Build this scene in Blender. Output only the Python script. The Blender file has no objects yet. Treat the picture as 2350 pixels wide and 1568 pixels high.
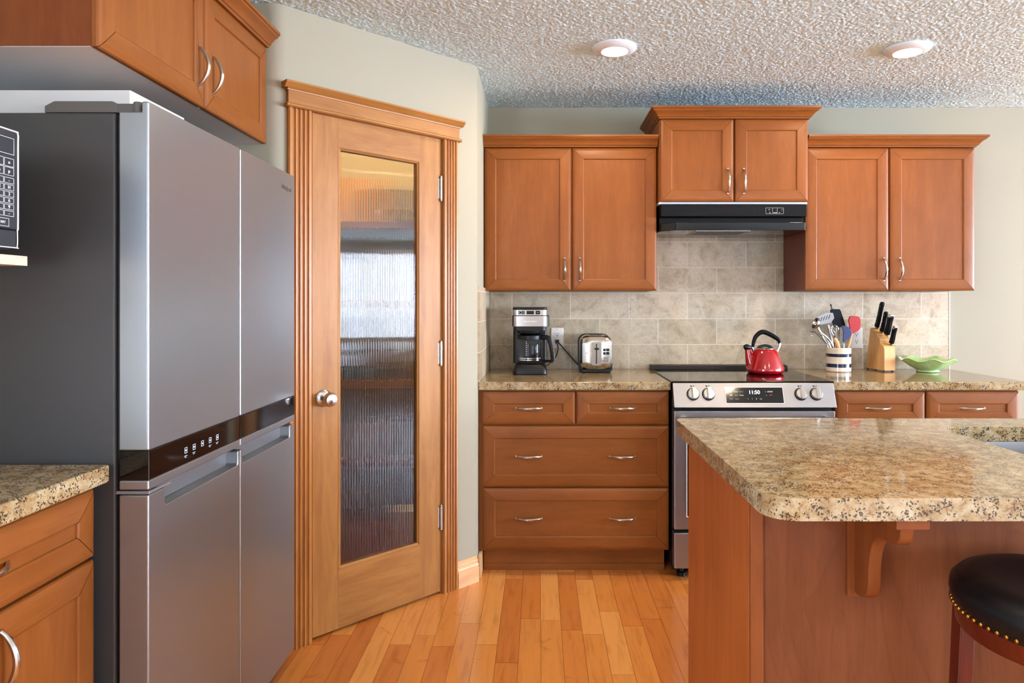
import bpy, bmesh, math, random
import numpy as np
from mathutils import Vector, Matrix

random.seed(7)
SC = bpy.context.scene
COL = SC.collection
PI = math.pi

# ------------------------------------------------------------------ camera
CAM_H = 1.284
cam_data = bpy.data.cameras.new('camera')
cam = bpy.data.objects.new('camera', cam_data)
COL.objects.link(cam)
cam.location = (0, 0, CAM_H)
cam.rotation_euler = (PI / 2, 0, 0)
cam_data.sensor_width = 36.0
cam_data.lens = 1567 / 2350 * 36
cam_data.shift_x = -(1238 - 1175) / 2350
cam_data.shift_y = (695 - 784) / 2350
cam_data.clip_start = 0.02
SC.camera = cam

# ------------------------------------------------------------------ world, daylight, exposure
world = bpy.data.worlds.new('sky')
SC.world = world
world.use_nodes = True
bg = world.node_tree.nodes['Background']
bg.inputs[0].default_value = (0.75, 0.86, 1.0, 1)
bg.inputs[1].default_value = 1.0
WINDOW_SIDE = 37.0      # daylight in the windows of the right-hand wall
REAR_FILL = 3.2      # fill light in an added, unseen window behind the camera
DOWNLIGHT = 180.0
SC.view_settings.view_transform = 'Standard'
SC.view_settings.look = 'None'
SC.view_settings.gamma = 1.0
SC.view_settings.use_curve_mapping = False
SC.view_settings.exposure = 1.06
try:
    SC.cycles.use_denoising = True
    SC.cycles.max_bounces = 10
    SC.cycles.diffuse_bounces = 5
    SC.cycles.glossy_bounces = 5
    SC.cycles.transmission_bounces = 8
    SC.cycles.sample_clamp_indirect = 6.0
    SC.cycles.caustics_reflective = False
    SC.cycles.caustics_refractive = False
except Exception:
    pass


# ------------------------------------------------------------------ helpers: colours, materials
def lin(h):
    v = [int(h[i:i + 2], 16) / 255 for i in (0, 2, 4)]
    return tuple((c / 12.92 if c <= 0.04045 else ((c + 0.055) / 1.055) ** 2.4) for c in v) + (1,)


class NT:
    def __init__(s, name):
        s.m = bpy.data.materials.new(name)
        s.m.use_nodes = True
        s.t = s.m.node_tree
        s.b = s.t.nodes['Principled BSDF']

    def n(s, typ, **kw):
        o = s.t.nodes.new(typ)
        for k, v in kw.items():
            setattr(o, k, v)
        return o

    def l(s, a, b):
        s.t.links.new(a, b)

    def val(s, node, **kw):
        for k, v in kw.items():
            node.inputs[k].default_value = v

    def math(s, op, a, b=None, c=None):
        o = s.n('ShaderNodeMath', operation=op)
        for i, v in enumerate((a, b, c)):
            if v is None:
                continue
            if isinstance(v, (int, float)):
                o.inputs[i].default_value = v
            else:
                s.l(v, o.inputs[i])
        return o.outputs[0]

    def mix(s, fac, a, b, mode='MIX'):
        o = s.n('ShaderNodeMix', data_type='RGBA', blend_type=mode)
        for k, v in ((0, fac), (6, a), (7, b)):
            if isinstance(v, (int, float, tuple)):
                o.inputs[k].default_value = v
            else:
                s.l(v, o.inputs[k])
        return o.outputs[2]

    def ramp(s, fac, stops):
        o = s.n('ShaderNodeValToRGB')
        e = o.color_ramp.elements
        while len(e) < len(stops):
            e.new(0.5)
        for i, (p, c) in enumerate(stops):
            e[i].position = p
            e[i].color = c if len(c) == 4 else tuple(c) + (1,)
        s.l(fac, o.inputs[0])
        return o.outputs[0]

    def coords(s, scale=(1, 1, 1), rand=False, rot=(0, 0, 0)):
        tc = s.n('ShaderNodeTexCoord')
        mp = s.n('ShaderNodeMapping')
        mp.inputs['Scale'].default_value = scale
        mp.inputs['Rotation'].default_value = rot
        s.l(tc.outputs['Object'], mp.inputs[0])
        if rand:
            oi = s.n('ShaderNodeObjectInfo')
            m = s.n('ShaderNodeVectorMath', operation='SCALE')
            m.inputs[0].default_value = (13.0, 7.0, 5.0)
            s.l(oi.outputs['Random'], m.inputs['Scale'])
            s.l(m.outputs[0], mp.inputs['Location'])
        return mp.outputs[0]

    def noise(s, vec, scale, detail=4, rough=0.55, dist=0.0):
        o = s.n('ShaderNodeTexNoise')
        o.inputs['Scale'].default_value = scale
        o.inputs['Detail'].default_value = detail
        o.inputs['Roughness'].default_value = rough
        o.inputs['Distortion'].default_value = dist
        s.l(vec, o.inputs['Vector'])
        return o.outputs['Fac']

    def bump(s, h, strength, dist):
        o = s.n('ShaderNodeBump')
        o.inputs['Strength'].default_value = strength
        o.inputs['Distance'].default_value = dist
        s.l(h, o.inputs['Height'])
        s.l(o.outputs[0], s.b.inputs['Normal'])


def plain(name, col, rough=0.5, metal=0.0, coat=0.0, emis=None, estr=0.0, spec=0.5):
    t = NT(name)
    t.b.inputs['Base Color'].default_value = lin(col)
    t.b.inputs['Roughness'].default_value = rough
    t.b.inputs['Metallic'].default_value = metal
    t.b.inputs['Coat Weight'].default_value = coat
    t.b.inputs['Specular IOR Level'].default_value = spec
    if emis:
        t.b.inputs['Emission Color'].default_value = lin(emis)
        t.b.inputs['Emission Strength'].default_value = estr
    return t.m


def wood(name, axis, dark, mid, light, rough=0.42, coat=0.05, fine=1.0, cathedral=0.0):
    t = NT(name)
    t.b.inputs['Specular IOR Level'].default_value = 0.22
    sc = [9.0, 9.0, 9.0]
    sc['xyz'.index(axis)] = 1.1
    v = t.coords(tuple(sc), rand=True)
    n1 = t.noise(v, 2.2, 5, 0.6, 0.6)
    sc2 = [60.0, 60.0, 60.0]
    sc2['xyz'.index(axis)] = 5.0
    v2 = t.coords(tuple(sc2), rand=True)
    n2 = t.noise(v2, 3.0, 3, 0.6)
    v3 = t.coords((1, 1, 1), rand=True)
    n3 = t.noise(v3, 3.2, 4, 0.6, 0.4)
    base = t.ramp(n1, [(0.25, lin(dark)), (0.5, lin(mid)), (0.75, lin(light))])
    mott = t.ramp(n3, [(0.3, (0.86, 0.84, 0.82)), (0.5, (1, 1, 1)), (0.72, (1.06, 1.06, 1.05))])
    c = t.mix(0.8, base, mott, 'MULTIPLY')
    fl = t.ramp(n2, [(0.28, (0.80, 0.76, 0.72)), (0.45, (1, 1, 1)), (0.8, (1.04, 1.04, 1.04))])
    c = t.mix(0.55 * fine, c, fl, 'MULTIPLY')
    if cathedral:
        sc4 = [3.2, 3.2, 3.2]
        sc4['xyz'.index(axis)] = 0.55
        v4 = t.coords(tuple(sc4), rand=True)
        w = t.n('ShaderNodeTexNoise')
        w.inputs['Scale'].default_value = 1.1
        w.inputs['Detail'].default_value = 2
        t.l(v4, w.inputs['Vector'])
        rings = t.math('FRACT', t.math('MULTIPLY', w.outputs['Fac'], 24.0))
        rr = t.ramp(rings, [(0.0, (0.84, 0.80, 0.76)), (0.22, (1, 1, 1)), (1.0, (1.02, 1.02, 1.02))])
        c = t.mix(cathedral, c, rr, 'MULTIPLY')
    t.l(c, t.b.inputs['Base Color'])
    t.b.inputs['Roughness'].default_value = rough
    t.b.inputs['Coat Weight'].default_value = coat
    t.b.inputs['Coat Roughness'].default_value = 0.25
    t.bump(n2, 0.05, 0.002)
    return t.m


CABW = ('7a441a', '814a1e', '8a5226')
WZ = wood('maple_grain_z', 'z', *CABW)
WX = wood('maple_grain_x', 'x', *CABW)
WY = wood('maple_grain_y', 'y', *CABW)
PANELZ = wood('maple_panel_grain', 'z', '65361b', '6f3d20', '784527', rough=0.45, cathedral=0.55)
SIDEZ = wood('maple_side_veneer', 'z', '6e3718', '79401c', '834822', rough=0.45)
ISLSIDE = wood('maple_island_side_lit', 'z', '9a5022', 'a85a28', 'b4652f', rough=0.45)  # side veneer lightened in colour to make up for shade on this end
DOORZ = wood('pine_door_grain_z', 'z', '885729', '9a6934', 'a87640', rough=0.44, coat=0.05)
DOORX = wood('pine_door_grain_x', 'x', '885729', '9a6934', 'a87640', rough=0.44, coat=0.05)
CASING = wood('casing_maple', 'z', '9a6430', 'aa7138', 'b87f45', rough=0.34, coat=0.3)
BASEB = wood('baseboard_lit_wood', 'x', 'c89a6c', 'd8ae82', 'e2bd94', rough=0.35)  # same wood as the other trim; strong light is put into its colour
BLOCKW = wood('knife_block_beech', 'z', 'c08a50', 'd09c62', 'dcae76', rough=0.45, coat=0.1)
SHELFW = wood('light_shelf_board', 'y', 'c2a48c', 'd0b49c', 'dcc2aa', rough=0.5, coat=0)
MAHOG = wood('mahogany', 'z', '3a0c05', '4f1408', '641d0d', rough=0.3, coat=0.4)
DARKSHELF = wood('pantry_shelf_wood', 'x', '5a3a22', '6a4529', '785132', rough=0.5)
SPOONW = wood('spoon_wood', 'z', 'b98755', 'c99a68', 'd6ac7c', rough=0.55, coat=0)

WALL = plain('wall_paint', '9d9987', 0.75, spec=0.25)
WHITE = plain('white_melamine', 'dcdee2', 0.45)
BOXWHITE = plain('white_box_board', 'c9c9c8', 0.6)
WINFRAME = plain('white_window_frame', 'e8e8e6', 0.4)
NICKEL = plain('brushed_nickel', 'c4beb6', 0.25, 1.0)
CHROME = plain('polished_chrome', 'd6d6d8', 0.08, 1.0)
STEELP = plain('polished_steel', 'b4b2b0', 0.22, 1.0)
DARKGREY = plain('dark_grey_enamel', '3a3a3b', 0.42)
HINGEGREY = plain('hinge_grey_plastic', '55524f', 0.5)
BLACKGL = plain('black_gloss', '080707', 0.07, coat=0.1, spec=0.4)
BLACKPL = plain('black_plastic', '09090a', 0.4, spec=0.3)
BLACKSAT = plain('black_satin', '08090c', 0.35, spec=0.15)
CHARCOAL = plain('charcoal_plastic', '2b2d30', 0.4)
LEATHER = plain('black_leather', '07080a', 0.4, spec=0.3)
BRASS = plain('antique_brass', '9a6b2c', 0.3, 1.0)
KRED = plain('red_enamel', '9c0713', 0.12, coat=0.7)
RED = plain('red_silicone', 'b01616', 0.45)
BLUE = plain('navy_silicone', '1b2c5e', 0.4)
WHITEINK = plain('white_print', 'e6e6e6', 0.5)
GREYINK = plain('grey_print', '9a9a9a', 0.5)
REDINK = plain('red_print', 'b04038', 0.5)
CLOCK = plain('clock_digits', 'f0f6ff', 0.5, emis='f0f6ff', estr=1.2)
ICON = plain('lit_icons', 'b9d4e8', 0.5, emis='b9d4e8', estr=0.15)
OUTLETW = plain('outlet_white', 'e4e2dd', 0.35)
SLOTB = plain('slot_black', '101010', 0.5)
GREYEDGE = plain('light_grey_edge', 'c9cacc', 0.35)
CASTGREY = plain('pocket_grey', '8c8f94', 0.35, 0.6)
GRILLE = plain('filter_mesh_grey', '57544c', 0.5, 0.5)


def brushed(name, col, rough, axis, metal=1.0):
    t = NT(name)
    sc = [300.0, 300.0, 300.0]
    sc['xyz'.index(axis)] = 2.0
    n = t.noise(t.coords(tuple(sc)), 1.0, 2)
    c = t.ramp(n, [(0.3, lin(col)), (0.7, tuple(min(1, k * 1.02) for k in lin(col)[:3]))])
    t.l(c, t.b.inputs['Base Color'])
    t.b.inputs['Metallic'].default_value = metal
    r = t.math('MULTIPLY_ADD', n, 0.03, rough - 0.015)
    t.l(r, t.b.inputs['Roughness'])
    return t.m


CMSTEEL = brushed('coffee_maker_steel', 'a9a4a0', 0.32, 'x', 0.85)
STEEL = brushed('fridge_stainless', '999ea2', 0.29, 'z', 0.8)
STEELH = brushed('range_stainless', 'a2a2a5', 0.36, 'x')
SINKST = brushed('sink_stainless', 'b4b6b9', 0.3, 'y')


def granite():
    t = NT('granite')
    v = t.coords()
    n0 = t.noise(v, 22.0, 6, 0.7, 0.4)
    base = t.ramp(n0, [(0.30, lin('806440')), (0.45, lin('97815c')), (0.58, lin('a89879')), (0.75, lin('b3a78f'))])
    n1 = t.noise(v, 70.0, 4, 0.7)
    c = t.mix(0.75, base, t.ramp(n1, [(0.32, (0.58, 0.47, 0.36)), (0.47, (1, 1, 1)), (0.7, (1.12, 1.12, 1.14))]), 'MULTIPLY')
    n3 = t.noise(v, 58.0, 5, 0.72, 0.8)
    brown = t.ramp(n3, [(0.36, (0.85, 0.85, 0.85)), (0.43, (0, 0, 0))])
    c = t.mix(brown, c, lin('7a5330'))
    wv = t.n('ShaderNodeTexNoise')
    wv.inputs['Scale'].default_value = 120.0
    t.l(v, wv.inputs['Vector'])
    wm = t.n('ShaderNodeVectorMath', operation='MULTIPLY_ADD')
    t.l(wv.outputs['Color'], wm.inputs[0])
    wm.inputs[1].default_value = (0.012, 0.012, 0.012)
    t.l(v, wm.inputs[2])
    vo = t.n('ShaderNodeTexVoronoi')
    vo.inputs['Scale'].default_value = 190.0
    t.l(wm.outputs[0], vo.inputs['Vector'])
    n2 = t.noise(v, 34.0, 4, 0.65)
    nw = t.noise(v, 260.0, 2, 0.5)
    m1 = t.math('LESS_THAN', t.math('MULTIPLY_ADD', nw, 0.5, vo.outputs['Distance']), 0.68)
    m2 = t.math('GREATER_THAN', n2, 0.50)
    blk = t.math('MULTIPLY', m1, m2)
    c = t.mix(t.math('MULTIPLY', blk, 0.9), c, lin('2a211d'))
    t.l(c, t.b.inputs['Base Color'])
    t.b.inputs['Roughness'].default_value = 0.1
    t.b.inputs['Specular IOR Level'].default_value = 0.42
    return t.m


GRANITE = granite()


def tile_mat(name, axis, ox, oz):
    t = NT(name)
    tc = t.n('ShaderNodeTexCoord')
    sp = t.n('ShaderNodeSeparateXYZ')
    t.l(tc.outputs['Object'], sp.inputs[0])
    cb = t.n('ShaderNodeCombineXYZ')
    t.l(t.math('ADD', sp.outputs['XYZ'.index(axis)], ox), cb.inputs[0])
    t.l(t.math('ADD', sp.outputs[2], oz), cb.inputs[1])
    br = t.n('ShaderNodeTexBrick', offset=0.5, offset_frequency=2)
    t.l(cb.outputs[0], br.inputs['Vector'])
    br.inputs['Scale'].default_value = 1.0
    br.inputs['Brick Width'].default_value = 0.327
    br.inputs['Row Height'].default_value = 0.1432
    br.inputs['Mortar Size'].default_value = 0.0022
    br.inputs['Mortar Smooth'].default_value = 0.2
    br.inputs['Bias'].default_value = 0.0
    br.inputs['Color1'].default_value = lin('c0b29b')
    br.inputs['Color2'].default_value = lin('a89a80')
    br.inputs['Mortar'].default_value = lin('cfc5b4')
    v = t.coords()
    n = t.noise(v, 14.0, 6, 0.68, 0.7)
    n2 = t.noise(v, 5.0, 4, 0.6, 0.4)
    n3 = t.noise(v, 90.0, 3, 0.6, 0.3)
    c = t.mix(0.9, br.outputs[0], t.ramp(n, [(0.28, (0.62, 0.56, 0.49)), (0.44, (0.92, 0.90, 0.87)), (0.55, (1.04, 1.04, 1.04)), (0.72, (1.22, 1.22, 1.22))]), 'MULTIPLY')
    c = t.mix(0.8, c, t.ramp(n2, [(0.33, (0.90, 0.84, 0.76)), (0.55, (1, 1, 1)), (0.75, (1.05, 1.06, 1.08))]), 'MULTIPLY')
    c = t.mix(0.5, c, t.ramp(n3, [(0.35, (0.78, 0.76, 0.73)), (0.5, (1, 1, 1)), (0.72, (1.1, 1.1, 1.1))]), 'MULTIPLY')
    c = t.mix(br.outputs['Fac'], c, lin('cfc5b4'))
    t.l(c, t.b.inputs['Base Color'])
    t.b.inputs['Roughness'].default_value = 0.42
    h = t.math('SUBTRACT', t.math('MULTIPLY', n, 0.15), br.outputs['Fac'])
    t.bump(h, 0.5, 0.003)
    return t.m


def floor_mat():
    t = NT('hardwood_floor')
    tc = t.n('ShaderNodeTexCoord')
    sp = t.n('ShaderNodeSeparateXYZ')
    t.l(tc.outputs['Object'], sp.inputs[0])
    W, L = 0.0812, 0.62
    xs = t.math('DIVIDE', t.math('SUBTRACT', sp.outputs[0], 0.0041), W)
    ix = t.math('FLOOR', xs)
    fx = t.math('FRACT', xs)
    wn = t.n('ShaderNodeTexWhiteNoise', noise_dimensions='1D')
    t.l(ix, wn.inputs['W'])
    wl = t.n('ShaderNodeTexWhiteNoise', noise_dimensions='1D')
    t.l(t.math('ADD', ix, 71.3), wl.inputs['W'])
    ln = t.math('MULTIPLY_ADD', wl.outputs['Value'], 0.5, 0.75)
    ys = t.math('MULTIPLY_ADD', wn.outputs['Value'], 9.0, t.math('DIVIDE', t.math('DIVIDE', sp.outputs[1], L), ln))
    iy = t.math('FLOOR', ys)
    fy = t.math('FRACT', ys)
    cb = t.n('ShaderNodeCombineXYZ')
    t.l(ix, cb.inputs[0])
    t.l(iy, cb.inputs[1])
    w2 = t.n('ShaderNodeTexWhiteNoise', noise_dimensions='3D')
    t.l(cb.outputs[0], w2.inputs['Vector'])
    col = t.ramp(w2.outputs['Value'], [(0.0, lin('be7032')), (0.35, lin('c87a38')), (0.7, lin('d28840')), (1.0, lin('dc9850'))])
    sh = t.n('ShaderNodeVectorMath', operation='SCALE')
    t.l(w2.outputs['Color'], sh.inputs[0])
    sh.inputs['Scale'].default_value = 9.0
    mp = t.n('ShaderNodeMapping')
    mp.inputs['Scale'].default_value = (22, 2.2, 1)
    t.l(tc.outputs['Object'], mp.inputs[0])
    t.l(sh.outputs[0], mp.inputs['Location'])
    n = t.noise(mp.outputs[0], 2.0, 6, 0.62, 0.5)
    col = t.mix(0.8, col, t.ramp(n, [(0.28, (0.74, 0.68, 0.62)), (0.48, (1, 1, 1)), (0.75, (1.10, 1.08, 1.04))]), 'MULTIPLY')
    mp2 = t.n('ShaderNodeMapping')
    mp2.inputs['Scale'].default_value = (6, 9, 1)
    t.l(tc.outputs['Object'], mp2.inputs[0])
    t.l(sh.outputs[0], mp2.inputs['Location'])
    n2 = t.noise(mp2.outputs[0], 1.3, 5, 0.7, 0.9)
    col = t.mix(0.7, col, t.ramp(n2, [(0.28, (0.66, 0.56, 0.48)), (0.38, (1, 1, 1)), (1.0, (1.0, 1.0, 1.0))]), 'MULTIPLY')
    g1 = t.math('LESS_THAN', fx, 0.022)
    g2 = t.math('LESS_THAN', fy, 0.0035)
    gap = t.math('MAXIMUM', g1, g2)
    col = t.mix(t.math('MULTIPLY', gap, 0.75), col, lin('50280f'))
    t.l(col, t.b.inputs['Base Color'])
    t.b.inputs['Roughness'].default_value = 0.2
    t.b.inputs['Coat Weight'].default_value = 0.3
    t.b.inputs['Coat Roughness'].default_value = 0.12
    t.bump(t.math('SUBTRACT', 1.0, gap), 0.25, 0.002)
    return t.m


def popcorn():
    t = NT('popcorn_ceiling')
    v = t.coords()
    n = t.noise(v, 150.0, 3, 0.7)
    n2 = t.noise(v, 75.0, 2, 0.5)
    h = t.math('ADD', t.math('MULTIPLY', n, 1.0), t.math('MULTIPLY', n2, 0.7))
    hh = t.n('ShaderNodeMapRange', interpolation_type='SMOOTHSTEP')
    t.l(h, hh.inputs[0])
    hh.inputs[1].default_value = 0.68
    hh.inputs[2].default_value = 1.02
    c = t.ramp(hh.outputs[0], [(0.0, lin('d0eaf5')), (1.0, lin('d6f1fd'))])
    t.l(c, t.b.inputs['Base Color'])
    t.b.inputs['Roughness'].default_value = 0.9
    t.b.inputs['Specular IOR Level'].default_value = 0.1
    t.bump(hh.outputs[0], 0.5, 0.002)
    return t.m


def crock_mat():
    t = NT('striped_stoneware')
    tc = t.n('ShaderNodeTexCoord')
    sp = t.n('ShaderNodeSeparateXYZ')
    t.l(tc.outputs['Object'], sp.inputs[0])
    z = sp.outputs[2]

    def band(a, b):
        return t.math('MULTIPLY', t.math('GREATER_THAN', z, a), t.math('LESS_THAN', z, b))
    f = t.math('MAXIMUM', band(0.024, 0.0436), band(0.080, 0.097))
    t.l(t.mix(f, lin('d9ccb8'), lin('16233f')), t.b.inputs['Base Color'])
    t.b.inputs['Roughness'].default_value = 0.12
    t.b.inputs['Coat Weight'].default_value = 0.5
    return t.m


def glass_mat(name, rough, ior, col='ffffff'):
    t = NT(name)
    t.b.inputs['Base Color'].default_value = lin(col)
    t.b.inputs['Roughness'].default_value = rough
    t.b.inputs['IOR'].default_value = ior
    t.b.inputs['Transmission Weight'].default_value = 1.0
    return t.m


def jade():
    t = NT('jade_green_glass')
    n = t.noise(t.coords(), 60.0, 3)
    t.l(t.ramp(n, [(0.3, lin('b4dd8b')), (0.7, lin('cdeeb0'))]), t.b.inputs['Base Color'])
    t.b.inputs['Roughness'].default_value = 0.18
    t.b.inputs['Transmission Weight'].default_value = 0.12
    t.b.inputs['Coat Weight'].default_value = 0.3
    return t.m


def emit(name, col, s):
    t = NT(name)
    t.b.inputs['Base Color'].default_value = (0, 0, 0, 1)
    t.b.inputs['Emission Color'].default_value = lin(col)
    t.b.inputs['Emission Strength'].default_value = s
    return t.m


TILE = tile_mat('travertine_tile', 'X', -0.011 + 3.27, -0.9084 + 1.432)
TILES = tile_mat('travertine_tile_side', 'Y', 0.1 + 3.27, -0.9084 + 1.432)
FLOOR = floor_mat()
POP = popcorn()
CROCK = crock_mat()
REED = glass_mat('reeded_glass', 0.02, 1.45)
CARAFE = glass_mat('carafe_glass', 0.0, 1.2)
JADE = jade()


# ------------------------------------------------------------------ helpers: geometry
class MB:
    """Collects geometry and becomes ONE mesh object."""

    def __init__(s):
        s.bm = bmesh.new()
        s.mi = 0

    def face(s, vs):
        try:
            f = s.bm.faces.new(vs)
            f.material_index = s.mi
            return f
        except ValueError:
            return None

    def quadpts(s, pts):
        return s.face([s.bm.verts.new(p) for p in pts])

    def box(s, x0, x1, y0, y1, z0, z1):
        v = [s.bm.verts.new((x, y, z)) for x in (x0, x1) for y in (y0, y1) for z in (z0, z1)]
        for a in ((0, 1, 3, 2), (4, 6, 7, 5), (0, 4, 5, 1), (2, 3, 7, 6), (0, 2, 6, 4), (1, 5, 7, 3)):
            s.face([v[i] for i in a])
        return s

    def prism(s, pts, fn, a, b):
        """polygon PTS (u,v) swept from a to b; fn(u, v, w) -> xyz"""
        A = [s.bm.verts.new(fn(u, v, a)) for u, v in pts]
        B = [s.bm.verts.new(fn(u, v, b)) for u, v in pts]
        n = len(pts)
        for i in range(n):
            s.face([A[i], A[(i + 1) % n], B[(i + 1) % n], B[i]])
        s.face(A[::-1])
        s.face(B)
        return s

    def lathe(s, prof, c=(0, 0, 0), seg=40, fn=None, cap=True):
        rings = []
        for r, z in prof:
            if r < 1e-6:
                rings.append([s.bm.verts.new((c[0], c[1], c[2] + z))])
            else:
                ring = []
                for i in range(seg):
                    a = 2 * PI * i / seg
                    rr, zz = (r, z) if fn is None else fn(r, z, a)
                    ring.append(s.bm.verts.new((c[0] + rr * math.cos(a), c[1] + rr * math.sin(a), c[2] + zz)))
                rings.append(ring)
        for A, B in zip(rings, rings[1:]):
            for i in range(seg):
                j = (i + 1) % seg
                if len(A) == 1 and len(B) == 1:
                    break
                if len(A) == 1:
                    s.face([A[0], B[i], B[j]])
                elif len(B) == 1:
                    s.face([A[i], A[j], B[0]])
                else:
                    s.face([A[i], A[j], B[j], B[i]])
        if cap:
            if len(rings[0]) > 1:
                s.face(rings[0][::-1])
            if len(rings[-1]) > 1:
                s.face(rings[-1])
        return s

    def tube(s, path, rad, seg=10, flat=1.0, up=None):
        P = [Vector(p) for p in path]
        R = rad if isinstance(rad, (list, tuple)) else [rad] * len(P)
        t0 = (P[1] - P[0]).normalized()
        ref = Vector(up) if up else (Vector((0, 0, 1)) if abs(t0.z) < 0.9 else Vector((1, 0, 0)))
        u = (ref - t0 * ref.dot(t0)).normalized()
        rings = []
        for i, p in enumerate(P):
            t = (P[min(i + 1, len(P) - 1)] - P[max(i - 1, 0)]).normalized()
            u = (u - t * u.dot(t)).normalized()
            w = t.cross(u)
            rings.append([s.bm.verts.new(p + (u * math.cos(2 * PI * k / seg) * flat + w * math.sin(2 * PI * k / seg)) * R[i]) for k in range(seg)])
        for A, B in zip(rings, rings[1:]):
            for k in range(seg):
                s.face([A[k], A[(k + 1) % seg], B[(k + 1) % seg], B[k]])
        s.face(rings[0][::-1])
        s.face(rings[-1])
        return s

    def ball(s, c, r, sx=1, sy=1, sz=1, seg=16):
        m = Matrix.Translation(c) @ Matrix.Diagonal((sx * r, sy * r, sz * r, 1))
        res = bmesh.ops.create_uvsphere(s.bm, u_segments=seg, v_segments=max(6, seg // 2), radius=1, matrix=m)
        for v in res['verts']:
            for f in v.link_faces:
                f.material_index = s.mi
        return s

    def molding(s, path, prof, side=1):
        """profile (out, z) along a flat polyline of (x, y); z absolute; mitred"""
        P = [Vector((x, y)) for x, y in path]
        nrm = []
        for a, b in zip(P, P[1:]):
            d = (b - a).normalized()
            nrm.append(Vector((d.y, -d.x)) * side)
        cols = []
        for i, p in enumerate(P):
            if i == 0:
                m = nrm[0]
            elif i == len(P) - 1:
                m = nrm[-1]
            else:
                m = (nrm[i - 1] + nrm[i])
                m = m / (m.dot(nrm[i]))
            cols.append([s.bm.verts.new((p.x + m.x * o, p.y + m.y * o, z)) for o, z in prof])
        n = len(prof)
        for A, B in zip(cols, cols[1:]):
            for k in range(n):
                s.face([A[k], A[(k + 1) % n], B[(k + 1) % n], B[k]])
        s.face(cols[0][::-1])
        s.face(cols[-1])
        return s


def link(o, parent=None):
    COL.objects.link(o)
    if parent is not None:
        o.parent = parent
    return o


def root(name, label, cat, loc=(0, 0, 0), rz=0.0, group=None):
    o = bpy.data.objects.new(name, None)
    o.empty_display_size = 0.05
    o.location = loc
    o.rotation_euler = (0, 0, rz)
    COL.objects.link(o)
    o['label'] = label
    o['category'] = cat
    if group:
        o['group'] = group
    return o


def tag(o, label, cat, group=None):
    o['label'] = label
    o['category'] = cat
    if group:
        o['group'] = group
    return o


def top_of(p):
    while p.parent is not None:
        p = p.parent
    return p


def obj(name, mb, mats, parent=None, bevel=0.0, seg=2, ang=35, local=False, loc=None, subsurf=0, label=None, wn=True):
    """MB in world coordinates (or in the parent thing's own axes if local) becomes one object."""
    bm = mb.bm
    bmesh.ops.recalc_face_normals(bm, faces=bm.faces)
    if parent is not None and not local:
        r = top_of(parent)
        off = Vector(r.location)
        for v in bm.verts:
            v.co -= off
    if parent is None and loc is not None:
        for v in bm.verts:
            v.co -= Vector(loc)
    lim = math.radians(ang)
    for f in bm.faces:
        f.smooth = True
    for e in bm.edges:
        if len(e.link_faces) == 2:
            if e.calc_face_angle(0) > lim:
                e.smooth = False
        else:
            e.smooth = False
    me = bpy.data.meshes.new(name)
    bm.to_mesh(me)
    bm.free()
    for m in (mats if isinstance(mats, (list, tuple)) else [mats]):
        me.materials.append(m)
    o = bpy.data.objects.new(name, me)
    if loc is not None and parent is None:
        o.location = loc
    link(o, parent)
    if bevel:
        md = o.modifiers.new('bevel', 'BEVEL')
        md.width = bevel
        md.segments = seg
        md.limit_method = 'ANGLE'
        md.angle_limit = math.radians(30)
        md.harden_normals = True
    if subsurf:
        md = o.modifiers.new('sub', 'SUBSURF')
        md.levels = subsurf
        md.render_levels = subsurf
    if label:
        o['label'] = label
    return o


def structure(name, mb, mats, bevel=0.0, loc=None):
    o = obj(name, mb, mats, None, bevel=bevel, loc=loc)
    o['kind'] = 'structure'
    return o


def text(name, body, size, mat, parent, pos, xdir, ydir, align='CENTER', extrude=0.0003, shear=0.0):
    """flat lettering; pos/xdir/ydir in the parent thing's own axes"""
    cu = bpy.data.curves.new(name, 'FONT')
    cu.body = body
    cu.size = size
    cu.align_x = align
    cu.align_y = 'CENTER'
    cu.extrude = extrude
    cu.shear = shear
    cu.materials.append(mat)
    tmp = bpy.data.objects.new(name + '_curve', cu)
    me = bpy.data.meshes.new_from_object(tmp)
    bpy.data.objects.remove(tmp)
    bpy.data.curves.remove(cu)
    o = bpy.data.objects.new(name, me)
    X = Vector(xdir).normalized()
    Y = Vector(ydir).normalized()
    Z = X.cross(Y)
    m = Matrix((X, Y, Z)).transposed().to_4x4()
    m.translation = Vector(pos)
    o.matrix_local = m
    link(o, parent)
    o.matrix_local = m
    return o


def P(*pts):
    return [Vector(p) for p in pts]


def smooth_path(pts, n=6):
    """Catmull-Rom through pts"""
    pts = [Vector(p) for p in pts]
    out = []
    for i in range(len(pts) - 1):
        p0 = pts[max(i - 1, 0)]
        p1, p2 = pts[i], pts[i + 1]
        p3 = pts[min(i + 2, len(pts) - 1)]
        for k in range(n):
            t = k / n
            out.append(0.5 * ((2 * p1) + (p2 - p0) * t + (2 * p0 - 5 * p1 + 4 * p2 - p3) * t * t + (3 * p1 - p0 - 3 * p2 + p3) * t ** 3))
    out.append(pts[-1])
    return out


def rrect(x0, x1, y0, y1, r, n=6):
    pts = []
    for cx, cy, a0 in ((x1 - r, y1 - r, 0), (x0 + r, y1 - r, PI / 2), (x0 + r, y0 + r, PI), (x1 - r, y0 + r, 1.5 * PI)):
        for k in range(n + 1):
            a = a0 + PI / 2 * k / n
            pts.append((cx + r * math.cos(a), cy + r * math.sin(a)))
    return pts


# facing frames: fn(a, z, d) with a along the front, d out of it
def facing_y(yf):
    return lambda a, z, d: (a, yf - d, z)          # looks towards -Y


def facing_x(xf):
    return lambda a, z, d: (xf + d, a, z)          # looks towards +X


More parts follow.
